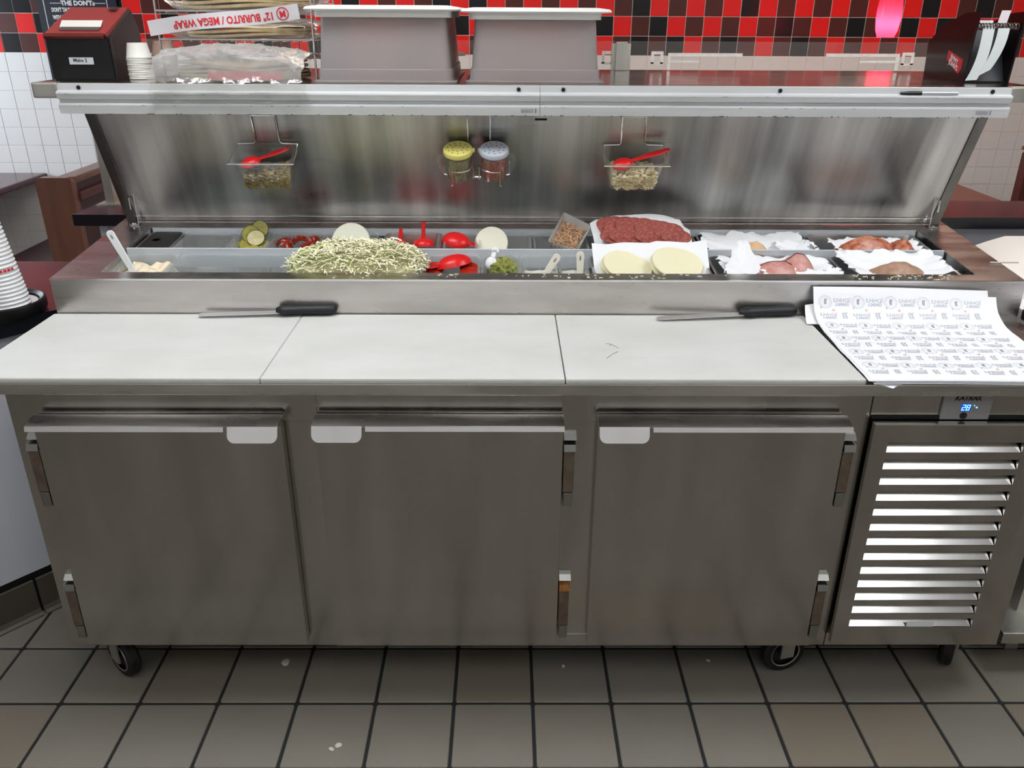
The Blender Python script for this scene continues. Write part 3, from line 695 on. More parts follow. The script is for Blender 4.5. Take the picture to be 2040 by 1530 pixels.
# paper food boat with shredded tan food
BOATW = mat('white_card', '#e4e2de', .6)
t = inpan('food_boat', 'white paper food boat with red checks, filled with tan shreds', 'food boat', r8); t.location += Vector((.018, .022, -.006)); t.scale = (.88, .88, .88); t.rotation_euler = (R(26), R(18), R(-16))
bm = B()
loft(bm, [[(-.032, -.045, 0), (.032, -.045, 0), (.032, .045, 0), (-.032, .045, 0)], [(-.052, -.065, .042), (.052, -.065, .036), (.056, .07, .052), (-.050, .075, .058)]], True, False)
rg = bmesh.ops.solidify(bm, geom=bm.faces[:], thickness=.0012); obj('card_tray', bm, BOATW, t)
bm = B()
for k in range(6):
    for j in range(3):
        if (k+j) % 2 == 0:
            fn = lambda x, y: (-.042+x*1.0, -.0467-y*.48-.0012, .003+y)
            quad(bm, fn, k*.014, k*.014+.007, j*.011, j*.011+.007)
flat_obj('check_print', bm, INKR, t)
bm = B(); rs = random.Random(3)
for k in range(170):
    x, y = rs.uniform(-.040, .040), rs.uniform(-.055, .058); a = rs.uniform(0, PI); l = rs.uniform(.006, .014); z = .030+rs.uniform(0, .012)*(1-abs(x)/.06)
    tube(bm, [(x-l*math.cos(a), y-l*math.sin(a), z), (x, y, z+rs.uniform(.001, .005)), (x+l*math.cos(a), y+l*math.sin(a), z-rs.uniform(0, .003))], .0017, 4)
obj('tan_shreds', bm, mat('tan_shreds', '#c79b74', .6, var=.25, vscale=(120, 120, 120)), t, kind='stuff')
# mayonnaise
MAYO = mat('mayonnaise', '#e8d9bd', .35, bump=.4, bscale=(30, 30, 30))
o = obj('mayonnaise', sheet(lambda u, v: ((u-.5)*.118, (v-.5)*.132, -.030+.010*noise(u*5, v*5, 0, 2)+.008*v), 16, 16, .04), MAYO, smooth=True)
o.location = f0.location; o.rotation_euler = (ANG, 0, 0); o['kind'] = 'stuff'; tag(o, 'cream coloured mayonnaise in the front left pan', 'mayonnaise')
def flat_spoon(label, p0, p1, m=WHITEP, wd=.011, th=.0055):
    """spoon handle with a rounded end and a hole-like groove, running from p0 (down in the food) to p1"""
    p0, p1 = Vector(p0), Vector(p1); d = (p1-p0); L = d.length; d.normalize()
    t = thing('white_spoon', label, 'spoon', p0, (0, 0, 0), 'white serving spoons'); x = Vector((1, 0, 0)); x = (x-d*x.dot(d)).normalized(); n = x.cross(d)
    t.matrix_world = Matrix((x, n, d)).transposed().to_4x4(); t.location = p0
    out = [(-wd*.75, 0), (wd*.75, 0)]
    for k in range(9): a = k*PI/8; out.append((wd*math.cos(a), L-wd+wd*math.sin(a)))
    h = B(); prism(h, out, 'y', -th/2, th/2); bmesh.ops.bevel(h, geom=h.edges[:], offset=.0012, segments=1, affect='EDGES'); obj('handle', h, m, t)
    g = B(); go = [(.0028*math.cos(2*PI*k/10), L-.020+(.009 if math.sin(2*PI*k/10) > 0 else -.006)*abs(math.sin(2*PI*k/10))) for k in range(10)]
    sgn = -1 if (n.y > 0) else 1
    prism(g, go, 'y', sgn*(th/2-.0002), sgn*(th/2+.0006)); obj('hanging_hole', g, mat('grey_shadow_plastic', '#8b9096', .6), t)
    b = B(); lathe(b, [(.0001, -.02), (.02, -.012), (.024, 0), (.018, .004), (.0001, .0)], 14); obj('bowl', b, m, t, smooth=True)
flat_spoon('white serving spoon standing in the mayonnaise', (-1.032, .560, .985), (-1.090, .575, 1.107))
flat_spoon('white spoon handle slanting right, front row beside the avocado', (.098, .560, .97), (.147, .575, 1.044), mat('ivory_plastic', '#e6e2d2', .45))
flat_spoon('white spoon handle standing upright, left of the pale cheese stacks', (.207, .558, .97), (.207, .572, 1.054), mat('ivory_plastic', '#e6e2d2', .45))
# avocado
AVO = mat('avocado', '#747d38', .45, var=.3, vscale=(35, 35, 35), col2='#989a52', bump=.5, bscale=(60, 60, 60))
bm = B(); bmesh.ops.create_icosphere(bm, subdivisions=4, radius=1)
for v in bm.verts:
    n_ = 1+.22*noise(v.co.x*5, v.co.y*5, v.co.z*5, 4); v.co = Vector((v.co.x*.040*n_, v.co.y*.060*n_, -.022+v.co.z*.036*n_))
o = obj('avocado_mash', bm, AVO, smooth=True); o.location = f4.location+Vector((.006, .02, 0)); o['kind'] = 'stuff'; tag(o, 'lumpy green mashed avocado in the narrow front pan', 'avocado')
spoon('white spoon tip leaning in the green avocado', f4.location+Vector((-.026, .012, .004)), (R(20), R(-50), R(60)), WHITEP, .03, .017, 'white_spoon', 'white serving spoons')
for q, p_ in enumerate((f5, f6)):
    bm = sheet(lambda u, v: ((u-.5)*(.075 if q == 0 else .055), (v-.5)*.13, -.040+.003*noise(u*4, v*4, 0, q)), 6, 8, .03)
    o = obj('white_sauce', bm, mat('pale_sauce', '#cfd0c4', .3), smooth=True); o.location = p_.location; o.rotation_euler = (ANG, 0, 0); o['kind'] = 'stuff'
    tag(o, ['pale sauce under the slanting spoon handle', 'pale sauce under the upright spoon handle'][q], 'sauce')
# shredded lettuce
rs = random.Random(8); LC = [mat('lettuce_white', '#f4f1d6', .45), mat('lettuce_pale', '#f0edc9', .45), mat('lettuce_green', '#c3d184', .45)]
bm = B()
def heap(x, y): 
    u = (x+.410)/.190; v = (y-.562)/.092
    q = 1-abs(u)**2.4-max(0, abs(v))**2.6
    return q
cnt = 0
while cnt < 2600:
    x, y = rs.uniform(-.602, -.215), rs.uniform(.470, .652); q = heap(x, y)
    if q <= 0: continue
    top = RZ(y)-.010+.062*q**.55*(1+.12*noise(x*22, y*22, 0, 1)); z = top-rs.uniform(0, .012)
    a = rs.uniform(0, PI); el = rs.uniform(-.5, .5); l = rs.uniform(.008, .026); d = Vector((math.cos(a)*math.cos(el), math.sin(a)*math.cos(el)*.8, math.sin(el)*.6))
    sd = Vector((-math.sin(a), math.cos(a), rs.uniform(-.6, .6))).normalized(); c_ = Vector((x, y, z)); wd = rs.uniform(.0010, .0022)
    bend = Vector((0, 0, rs.uniform(-.006, .008)))+sd*rs.uniform(-.007, .007)
    gl = .25 if x > -.50 else .55
    mi = 2 if rs.random() < gl*.36 else (1 if rs.random() < .5 else 0)
    P = [c_-d*l, c_-d*l*.35+bend*.8, c_+d*l*.35+bend, c_+d*l]
    V = [[bm.verts.new(p+sd*wd), bm.verts.new(p-sd*wd+Vector((0, 0, .0006)))] for p in P]
    for i in range(3): bm.faces.new((V[i][0], V[i+1][0], V[i+1][1], V[i][1])).material_index = mi
    cnt += 1
lo_ = B(); lm = sheet(lambda u, v: (-.592+.352*u, .480+.162*v, RZ(.480+.162*v)-.030+.062*max(0, heap(-.592+.352*u, .480+.162*v))**.55), 20, 14, .03)
base = obj('lettuce_core', lm, LC[1], smooth=True)
lt = flat_obj('shredded_lettuce', bm, LC); lt['kind'] = 'stuff'; tag(lt, 'big heap of shredded pale green lettuce in the front row', 'lettuce'); base.parent = lt
bm = B()
for k in range(110):
    x = rs.choice((rs.uniform(.93, 1.20), rs.uniform(.93, 1.20), rs.uniform(-.25, .55), rs.uniform(-.5, .6))); y = rs.uniform(.440, .473); a = rs.uniform(0, PI); l = rs.uniform(.002, .006)
    tube(bm, [(x-l*math.cos(a), y-l*math.sin(a)*.6, RZ(y)+.0008), (x+l*math.cos(a), y+l*math.sin(a)*.6, RZ(y)+.001)], .0008, 4)
o = obj('lettuce_crumbs', bm, LC[0]); o['kind'] = 'stuff'; tag(o, 'tiny pale shreds scattered on the front steel rim of the rail', 'crumbs')
ORD_UP = ['bottom', 'second lowest', 'second from top', 'topmost']
ORD = ['topmost', 'second', 'third', 'fourth', 'fifth', 'sixth', 'seventh', 'eighth', 'ninth', 'tenth', 'eleventh', 'twelfth', 'thirteenth'] + ['%dth' % q for q in range(14, 40)]
# wax papers and meats
def wax(label, fn, nu=18, nv=14, th=.0005):
    o = obj('wax_paper', sheet(fn, nu, nv, th), WAX, smooth=True); return tag(o, label, 'paper', 'wax papers in the pans')
def rag(t, s): return .5*math.sin(23*t+s)+.3*math.sin(47*t+2*s)+.2*math.sin(91*t+3*s)
SAL0, SAL1 = Vector((0, .668, 1.030)), Vector((0, .775, 1.102))
def salp(x, v, lift=0): p = SAL0.lerp(SAL1, v); return Vector((x, p.y-.56*lift, p.z+.83*lift))
def fsal(u, v):
    tl = .030*(math.sin(u*PI)**.7)-.018*(u > .93)
    p = salp(.262+.282*u+(.02*v*(u-.5)), v); return (p.x, p.y+.006*noise(u*5, v*4, 0, 3)+.01*v*v, p.z+v*(tl-.020)+.003*noise(u*7, v*5, 0, 1))
wax('upright wax paper behind the salami', fsal)
SALM = mat('salami', '#7d332e', .4, var=.3, vscale=(110, 110, 110), col2='#a8625a', bump=.2, bscale=(120, 120, 120))
for q in range(10):
    k = q/9; p = salp(.312+.165*k, .70-.30*k+.05*math.sin(3*k), .005+.0016*q)
    bm = B(); lathe(bm, [(.0001, 0), (.043, 0), (.0445, .001), (.043, .0028), (.0001, .0028)], 26)
    for vv in bm.verts:
        a = math.atan2(vv.co.y, vv.co.x); f_ = 1+.05*math.sin(3*a+2*q); vv.co.x *= 1.02*f_; vv.co.y *= .92*f_
    o = obj('salami_slice', bm, SALM); o.location = p; o.rotation_euler = (R(31), R(3), R(9*math.sin(q*2.4)))
    tag(o, '%s salami slice from the left in the shingled row on upright wax paper' % (['first'] + ORD[1:])[q], 'salami', 'shingled salami slices')
for q in range(8):
    k = q/7; p = salp(.318+.175*k, .36-.10*k, .012+.0016*q)
    bm = B(); lathe(bm, [(.0001, 0), (.042, 0), (.0435, .001), (.042, .0028), (.0001, .0028)], 26)
    for vv in bm.verts:
        a = math.atan2(vv.co.y, vv.co.x); f_ = 1+.05*math.sin(4*a+2*q); vv.co.x *= 1.02*f_; vv.co.y *= .80*f_
    o = obj('salami_slice', bm, SALM); o.location = p; o.rotation_euler = (R(31), R(3), R(9*math.sin(q*1.9)))
    tag(o, '%s salami slice from the left in the lower front row on wax paper' % (['first'] + ORD[1:])[q], 'salami', 'front row of salami slices')
def fprov(u, v): return (.245+.320*u+.012*(v-.5)*(u-.5), .484+.135*v, RZ(.484+.135*v)-.048+.082*v**1.25+.004*noise(u*5, v*4, 0, 6)+.006*(u > .5)*v)
wax('white paper under the two stacks of pale cheese', fprov)
PROV = mat('provolone', '#e9e4c2', .4)
for st, (xc, dz) in enumerate(((.333, 0), (.470, .009))):
    for q in range(4):
        bm = B(); lathe(bm, [(.0001, 0), (.070, 0), (.072, .001), (.071, .0026), (.0001, .0026)], 34)
        for vv in bm.verts: vv.co.y *= .92
        o = obj('cheese_slice', bm, PROV, smooth=False); y_ = .545-.003*q; o.location = (xc+.003*math.sin(q*3+st), y_, RZ(y_)-.011+dz+.0028*q); o.rotation_euler = (R(27), R(-2 if st else 2), R(11*q))
        tag(o, '%s round pale cheese slice of the %s stack on white paper' % (ORD_UP[q], 'right, higher' if st else 'left, lower'), 'cheese', 'right stack of pale cheese' if st else 'left stack of pale cheese')
def crumple(x0, x1, y0, y1, z, amp, seed, rise=0):
    def f(u, v):
        e = .010*(rag(v*1.3, seed) if u in (0, 1) else 0); g = .012*(rag(u*1.1, seed+2) if v == 1 else 0)
        x = x0+(x1-x0)*u+e; y = y0+(y1-y0)*v+g; ed = max(abs(2*u-1), v)**3
        return (x, y, RZ(y)+z+amp*noise(u*7, v*5, 0, seed)+rise*ed+.006*rag(u*.7+v, seed)*ed)
    return f
wax('crumpled wax paper in the steel pan right of the salami', crumple(.590, .895, .662, .828, -.028, .006, 3, .022), 30, 18)
wax('folded wax paper flap standing at the right of the crumpled sheet', crumple(.80, .915, .660, .760, -.020, .004, 9, .012), 16, 12)
wax('torn wax paper under the red cured meat in the rightmost rear pan', crumple(.975, 1.235, .660, .790, -.020, .004, 5, .010), 30, 14)
MEATS = mat('pale_turkey', '#d9b48c', .4, var=.12, vscale=(30, 30, 30)); CAPI = mat('cured_meat', '#8f3522', .35, var=.35, vscale=(60, 90, 60), col2='#c98a6c'); HAM = mat('ham', '#c99a92', .4, var=.15, vscale=(45, 45, 45), col2='#b9766e'); HAMR = mat('ham_rind', '#5e3431', .5)
BEEF = mat('roast_meat', '#94735e', .45, var=.12, vscale=(60, 60, 60), col2='#ad8a72')
def fold(name, label, m, x0, x1, y, zc, h, seed, cat='meat', rind=None):
    t = thing(name, label, cat, (0, 0, 0))
    def f(u, v):
        e = math.sin(PI*min(1, max(0, u)))**.7; g = (v/.6)**.75 if v < .6 else 1-(v-.6)*.9
        return (x0+(x1-x0)*u+.012*(v-.5)*(u-.5), y-.045+.075*v, zc-.012+.012*e+(h+.012)*e*g+.003*noise(u*6, v*5, 0, seed))
    obj('meat_fold', sheet(f, 18, 8, .003), m, t, smooth=True)
    if rind:
        bm = B(); tube(bm, [f(k/18, .62) for k in range(19)], .0014, 5); obj('dark_rind', bm, rind, t)
    return t
fold('turkey_slice', 'pale turkey slice peeping from the crumpled wax paper', MEATS, .690, .770, .690, RZ(.69)-.012, .015, 2)
fold('cured_meat_slice', 'dark red cured meat folds, left heap in the rightmost rear pan', CAPI, .975, 1.165, .715, RZ(.71)-.020, .034, 3)
fold('cured_meat_slice', 'small cured meat fold right of the red heap', CAPI, 1.13, 1.20, .70, RZ(.70)-.010, .018, 5)
wax('wax paper lining the ham pan', crumple(.600, .905, .482, .628, -.022, .004, 4, .016), 30, 14)
def cone(u, v):
    k = 1-.80*v; xx = .655+(u-.5)*.115*k+.006*rag(v*.6, 2); return (xx, .520+.06*v-.018*math.sin(PI*u)*k, RZ(.52)-.012+.075*v+.004*rag(u*.8+v, 5))
wax('pointed wax paper tip standing at the left of the ham', cone, 14, 14)
wax('torn wax paper edge sloping in front of the ham', crumple(.70, .915, .480, .520, -.012, .002, 8, .010), 36, 8)
fold('ham_slice', 'left pink ham fold with dark rind on torn wax paper', HAM, .672, .820, .530, RZ(.53)-.018, .024, 4, rind=HAMR)
fold('ham_slice', 'right pink ham fold peaking behind the left one', HAM, .760, .860, .555, RZ(.55)-.014, .031, 6, rind=HAMR)
wax('wax paper lining the rightmost front pan', crumple(.935, 1.215, .482, .632, -.016, .004, 7, .026), 30, 16)
fold('roast_slice', 'brown sliced meat in the rightmost front pan', BEEF, 1.000, 1.160, .520, RZ(.52)-.014, .022, 7)

# ------------------------------------------------------------------ hanging baskets on the lid
def lidmat(x, s):
    Mx = Matrix.Rotation(LA, 4, 'X'); Mx.translation = onlid(x, s); return Mx
def hanger(x, label, tilt):
    t = thing('wire_basket_hook', label, 'hook', (0, 0, 0), group='wire hooks hanging on the lid'); t.matrix_world = lidmat(x, .276)
    w = B(); r_ = .0022
    for sx in (-1, 1): tube(w, [(sx*.034+tilt, .004, .112), (sx*.034+tilt, -.006, .10), (sx*.034+tilt*.3, -.006, .01), (sx*.040+tilt*.2, -.007, .004), (sx*.087, -.007, .002)], r_, 6)
    tube(w, [(-.034+tilt, -.004, .090), (.034+tilt, -.004, .090)], r_, 6)
    tube(w, [(-.087, -.007, .002), (-.092, -.112, .0), (.092, -.112, .0), (.087, -.007, .002)], r_, 6)
    obj('wire_frame', w, CHROME, t, smooth=True)
    o = obj('hook_plate', Bx(-.026+tilt, .026+tilt, -.002, .002, .098, .118), mat('dark_slot', '#1b1a19', .5), t)
    p = thing('hanging_clear_pan', 'clear pan hanging from the lid, holding ' + ('chopped hot peppers' if x < 0 else 'pale chopped cheese bits'), 'pan', (0, 0, 0), group='clear pans hanging on the lid'); Mx = lidmat(x, .276); p.matrix_world = Mx
    pp = obj('pan_shell', pan_bm(.184, .114, .092, rim=.012, rad=.022, taper=.014, lip=.008, th=.0030), CLEARG, p, smooth=True); pp.location = (0, -.060, .003)
    return Mx
def filling(Mx, name, label, cat, m, ztop, sl, sz, n, seed):
    rs = random.Random(seed); bm = B(); c = sheet(lambda u, v: ((u-.5)*.128, -.060+(v-.5)*.062, ztop-.008+sl*(u-.5)), 6, 4, .080+ztop-.008-.002)
    for k in range(n):
        u, v = rs.uniform(-1, 1), rs.uniform(-1, 1)
        if rs.random() < .55: x, y, z = u*.064, -.060-.0335*(1 if rs.random() < .8 else -1), rs.uniform(-.086, ztop+sl*u*.5)
        else: x, y, z = u*.064, -.060+v*.032, ztop+sl*u*.5+rs.uniform(-.003, .006)
        sh = (z+.09)/.09; x *= .92+.10*sh
        s = sz*rs.uniform(.6, 1.2); g = B(); box(g, -s, s, -s*.8, s*.8, -s*.35, s*.35)
        rm = Matrix.Rotation(rs.uniform(0, 6), 3, 'X') @ Matrix.Rotation(rs.uniform(0, 6), 3, 'Z')
        q0 = len(bm.verts)
        vv = [bm.verts.new(rm @ w_.co+Vector((x, y, z))) for w_ in g.verts]
        for f in g.faces: bm.faces.new([vv[w_.index] for w_ in f.verts]) if g.verts.index_update() is None else None
        g.free()
    me_c = bpy.data.meshes.new('core'); bmesh.ops.recalc_face_normals(c, faces=c.faces[:]); c.to_mesh(me_c); c.free(); bm.from_mesh(me_c); bpy.data.meshes.remove(me_c)
    o = obj(name, bm, m); o.matrix_world = Mx; o['kind'] = 'stuff'; tag(o, label, cat)
PEPH = mat('hot_pepper_bits', '#5e4c1f', .35, var=.35, vscale=(90, 90, 90), col2='#a08a45'); CHB = mat('cheese_bits', '#d5cba2', .5, var=.06, vscale=(60, 60, 60))
Mx = hanger(-.686, 'wire hook carrying the left hanging pan', .003); filling(Mx, 'hot_pepper_bits', 'olive brown chopped peppers in the left hanging pan', 'pepper', PEPH, -.050, .012, .0055, 330, 4)
s1 = spoon('red spoon across the left hanging pan, bowl in the peppers', (0, 0, 0), (0, 0, 0), RED, .095, .026, 'red_spoon', 'red spoons in the hanging pans'); s1.matrix_world = Mx @ Matrix.Translation((-.042, -.066, -.024)) @ Matrix.Rotation(R(-12), 4, 'Y') @ Matrix.Rotation(R(14), 4, 'Z')
Mx = hanger(.368, 'wire hook carrying the right hanging pan', -.008); filling(Mx, 'cheese_bits', 'pale yellow chopped bits in the right hanging pan', 'cheese', CHB, -.044, -.004, .0052, 330, 9)
s2 = spoon('red spoon across the right hanging pan, handle past the rim', (0, 0, 0), (0, 0, 0), RED, .115, .026, 'red_spoon', 'red spoons in the hanging pans'); s2.matrix_world = Mx @ Matrix.Translation((-.035, -.066, -.024)) @ Matrix.Rotation(R(-11), 4, 'Y') @ Matrix.Rotation(R(10), 4, 'Z')
# shaker rack and shakers
SHX = (-.137, -.034); SS = .196
t = thing('wire_shaker_rack', 'double wire rack hanging on the lid, holding two shakers', 'rack'); t.matrix_world = lidmat((SHX[0]+SHX[1])/2, SS)
w = B(); r_ = .0020
for sx in (-1, 1): tube(w, [(.008+sx*.032, .004, .198), (.008+sx*.032, -.006, .185), (.008+sx*.032, -.006, .03), (sx*.012, -.008, .004), (sx*.010, -.045, .0)], r_, 6)
tube(w, [(-.024, -.005, .178), (.040, -.005, .178)], r_, 6)
for sx in (-1, 1):
    cx, cyy = sx*.0515, -.050; rr2 = .0445
    # square-ish wire clasp round each shaker
    arc = lambda a0, a1, z, n=9: [(cx+rr2*math.cos(a0+(a1-a0)*k/n), cyy+rr2*math.sin(a0+(a1-a0)*k/n), z) for k in range(n+1)]
    a0, a1 = (-PI*.62, -PI*.06) if sx < 0 else (-PI*.38, -PI*.94)
    A = arc(a0, a1, .046); tube(w, [(A[0][0], A[0][1], 0.0)]+A+[(A[-1][0], A[-1][1], 0.0)], r_, 6)
    tube(w, [(cx-sx*-.02, cyy-rr2, 0), (cx, cyy, -.001), (cx, cyy+rr2, 0)], r_, 6)
    tube(w, [(cx+sx*rr2, cyy+.02, .046), (cx+sx*rr2, cyy+.02, 0), (cx, cyy, -.001)], r_, 6)
tube(w, [(-.012, -.05, .002), (.012, -.05, .002)], .0032, 6)
obj('wire_frame', w, CHROME, t, smooth=True)
def shaker(x, lidm, label, m, seed, side):
    p = thing('shaker', label, 'shaker', group='shakers on the lid'); p.matrix_world = lidmat(x, SS) @ Matrix.Translation((0, -.050, .002))
    obj('jar', lathe(B(), [(.0001, 0), (.034, 0), (.0375, .004), (.040, .030), (.040, .070), (.0375, .082), (.0355, .082), (.0378, .070), (.0378, .030), (.035, .006), (.0001, .005)], 28), CLEARG, p, smooth=True)
    h = B(); tube(h, [(side*.038, 0, .074), (side*.056, .0, .068), (side*.058, 0, .050), (side*.046, 0, .018), (side*.037, 0, .010)], [.005, .006, .006, .005, .004], 8); obj('handle', h, CLEARG, p, smooth=True)
    rs = random.Random(seed)
    bm = lathe(B(), [(.0001, .007), (.0345, .007), (.0365, .03), (.0365, .064), (.034, .070), (.0001, .072)], 40)
    bmesh.ops.subdivide_edges(bm, edges=bm.edges[:], cuts=1)
    for v in bm.verts: v.co *= 1-.02*rs.random()
    obj('flakes', bm, m, p, kind='stuff')
    obj('shaker_lid', lathe(B(), [(.0001, .094), (.036, .0945), (.0405, .094), (.0425, .091), (.0425, .082), (.041, .080), (.0001, .080)], 32), lidm, p, smooth=True)
    hb = B()
    for n_, r2 in ((11, .029), (7, .016)):
        for k in range(n_):
            a = 2*PI*k/n_+.2; lathe(hb, [(.0001, 0), (.0021, 0), (.0001, .0003)], 8, (r2*math.cos(a), r2*math.sin(a), .0944))
    lidob = p.children[-1] if False else [c for c in p.children if c.name.startswith('shaker_lid')][0]
    obj('shaker_hole', hb, DARK, lidob)
    tb = B(); box(tb, .040*-side-.006, .040*-side+.008, -.007, .007, .084, .0925, bev=.002); obj('lid_tab', tb, lidm, lidob)
shaker(SHX[0], mat('yellow_plastic', '#d6cd74', .4), 'shaker with yellow perforated lid, filled with green herbs', mat('oregano', '#5f5a2c', .8, var=.6, vscale=(260, 260, 260), col2='#968a56', bump=.8, bscale=(300, 300, 300)), 1, -1)
shaker(SHX[1], mat('grey_blue_plastic', '#b6bcc6', .4), 'shaker with pale grey perforated lid, filled with red pepper flakes', mat('pepper_flakes', '#5a140c', .7, var=.5, vscale=(230, 230, 230), col2='#b2573a', bump=.8, bscale=(300, 300, 300)), 2, 1)

# ------------------------------------------------------------------ shelf above
SZ = 1.479
OS = thing('overshelf', 'long steel shelf above the open lid with pale ticket rail along its front', 'shelf')
sp = B(); prism(sp, [(-1.285, .725), (-1.265, .712), (1.452, .712), (1.470, .725), (1.470, 1.42), (-1.285, 1.42)], 'z', SZ-.038, SZ); obj('shelf_plate', sp, mat('shelf_steel', (.46, .44, .42, 1), .16, 1, var=.1, vscale=(4, 20, 20), rvar=.05), OS)
pf = [(.711, SZ-.001), (.700, SZ-.002), (.699, SZ-.018), (.686, SZ-.022), (.685, SZ-.026), (.690, SZ-.040), (.699, SZ-.042), (.699, SZ-.050), (.687, SZ-.052), (.6865, SZ-.056), (.690, SZ-.078), (.694, SZ-.078), (.7115, SZ-.060)]
for a, b in ((-1.213, .0915), (.0925, 1.377)):
    q = obj('ticket_rail', prism(B(), pf, 'x', a, b), ALU, OS)
    for x in ((-1.155, .034) if a < 0 else (.155, .745, 1.325)): obj('screw', lathe(B(), [(.0001, -.003), (.0055, -.002), (.0055, .002), (.0001, .002)], 12, (x, .699, SZ-.011), 'y'), BLACKP, q)
    lx = .030 if a < 0 else 1.275
    lb_ = B(); fn = lambda x, y: (lx+x, .6868+(SZ-.056-(SZ-.065+y))*.16-.0003, SZ-.065+y)
    quad(lb_, fn, 0, .052, -.006, .006, 1)
    for yy in (.003, -.0005, -.004): quad(lb_, lambda x, y: (lx+x, .6862+(SZ-.056-(SZ-.065+y))*.16-.0003, SZ-.065+y), .010, .044, yy-.0007, yy+.0007, 0)
    quad(lb_, lambda x, y: (lx+x, .6862+(SZ-.056-(SZ-.065+y))*.16-.0003, SZ-.065+y), .049, .052, -.006, .006, 0)
    flat_obj('maker_sticker', lb_, [INKL, SILVER], q)
for a, b in ((-1.287, -1.216), (1.380, 1.472)): obj('end_cap', Bx(a, b, .706, .74, SZ-.040, SZ+.0006, bev=.005), GALV, OS)
rs = random.Random(21)
for a, b in ((-1.2, .08), (.1, 1.36)):
    bm = B()
    for k in range(60):
        x = rs.uniform(a, b); l = rs.choice((.002, .003, .005, .010)); q = rs.random()
        if q < .5: box(bm, x, x+l, .6862, .689, SZ-.0785, SZ-.0785+rs.uniform(.0008, .002))
        elif q < .8: box(bm, x, x+l, .6862, .689, SZ-.0565, SZ-.0556)
        else: box(bm, x, x+l, .6845, .687, SZ-.027, SZ-.0262)
    obj('paint_chips', bm, mat('chip_dark', '#3b3a38', .7), OS, kind='stuff')
for x0, x1 in ((-1.412, -1.382), (1.47, 1.50)):
    po = B(); prism(po, [(x0, 1.262), (x1, 1.262), (x1, 1.30), (x0, 1.30)], 'z', 1.03, SZ-.012); box(po, x0-.03, x1+.03, 1.245, 1.315, 1.030, 1.036); obj('post', po, GALV, OS)
obj('post_beam', Bx(-1.412, 1.50, 1.262, 1.30, SZ-.062, SZ-.039), GALV, OS)
# guard glass standing at the back of the shelf
GG = thing('sneeze_guard', 'low clear glass guard with old white tape marks along the back of the shelf', 'glass guard')
for a, b in ((-1.24, .372), (.386, 1.455)):
    g = obj('glass_pane', Bx(a, b, 1.378, 1.384, SZ+.001, SZ+.094), GLASS, GG)
def bracket(x, full=True):
    bm = B(); box(bm, x-.032, x+.032, 1.372, 1.390, SZ+.001, SZ+.086); box(bm, x-.019, x+.019, 1.364, 1.374, SZ+.001, SZ+.092, bev=.001); obj('glass_clamp', bm, GALV, GG)
bracket(.394); bracket(-.33)
def T(x0, x1, z0, z1): obj('tape_mark', Bx(x0, x1, 1.3765, 1.3778, SZ+z0, SZ+z1), TAPE, GG)
def qmark(x, m=1):
    T(x-.021, x+.021, .052, .062); T(x-.021, x-.011, .022, .052); T(x+.011, x+.021, .022, .052); T(x-.021, x+.021, .020, .027)
qmark(.349); qmark(.519); qmark(1.384)
T(.556, .812, .046, .057); T(.556, .566, .002, .046); T(.566, .665, .026, .034); T(1.10, 1.355, .048, .058); T(1.343, 1.355, .006, .048); T(1.22, 1.343, .028, .036)
T(-.19, -.14, .044, .056); T(-.95, -.62, .040, .052)

# ------------------------------------------------------------------ things on the shelf
# receipt printer
t = thing('receipt_printer', 'black receipt printer with sloping red top and a white slip, left end of shelf', 'printer', (-1.176, .80, SZ), (0, 0, R(2)))
bm = B(); prism(bm, [(0, 0), (.235, 0), (.235, .13), (.19, .185), (.02, .118), (-.005, .112)], 'x', -.091, .082); bmesh.ops.bevel(bm, geom=bm.edges[:], offset=.004, segments=2, affect='EDGES'); obj('body', bm, BLACKP, t)
bm = B(); prism(bm, [(-.006, .120), (.19, .188), (.205, .182), (.205, .176), (0, .112)], 'x', -.090, .075); obj('red_cover', bm, mat('red_cover', '#8e2a27', .35), t)
bm = B(); prism(bm, [(-.008, .108), (-.012, .114), (-.004, .122), (.006, .120)], 'x', -.091, .070); obj('front_edge', bm, mat('dark_red_plastic', '#5a1c18', .35), t)
bm = B(); prism(bm, [(.015, .1285), (.045, .140), (.045, .1415), (.015, .130)], 'x', -.058, .050); obj('paper_slot', bm, mat('slot_grey', '#4b4340', .5), t)
obj('receipt', sheet(lambda u, v: (-.062+.112*u, .034+.022*v, .137+.020*v-.003*v*v), 6, 4, .0005), mat('receipt_paper', '#d5d2ca', .6), t)
bm = B(); prism(bm, [(.155, .1795), (.18, .188), (.18, .1895), (.155, .181)], 'x', .030, .052); obj('latch', bm, mat('latch', '#3a1a17', .4), t)
lb_ = obj('name_label', Bx(-.036, .030, -.0065, -.0052, .042, .060), mat('label_tape', '#b9c0c4', .5), t)
bm = B(); add_text(bm, 'Make 2', lambda x, y: (-.006+x, -.0068, .0525+y), .013, bold=.02); flat_obj('label_lettering', bm, INKK, lb_)
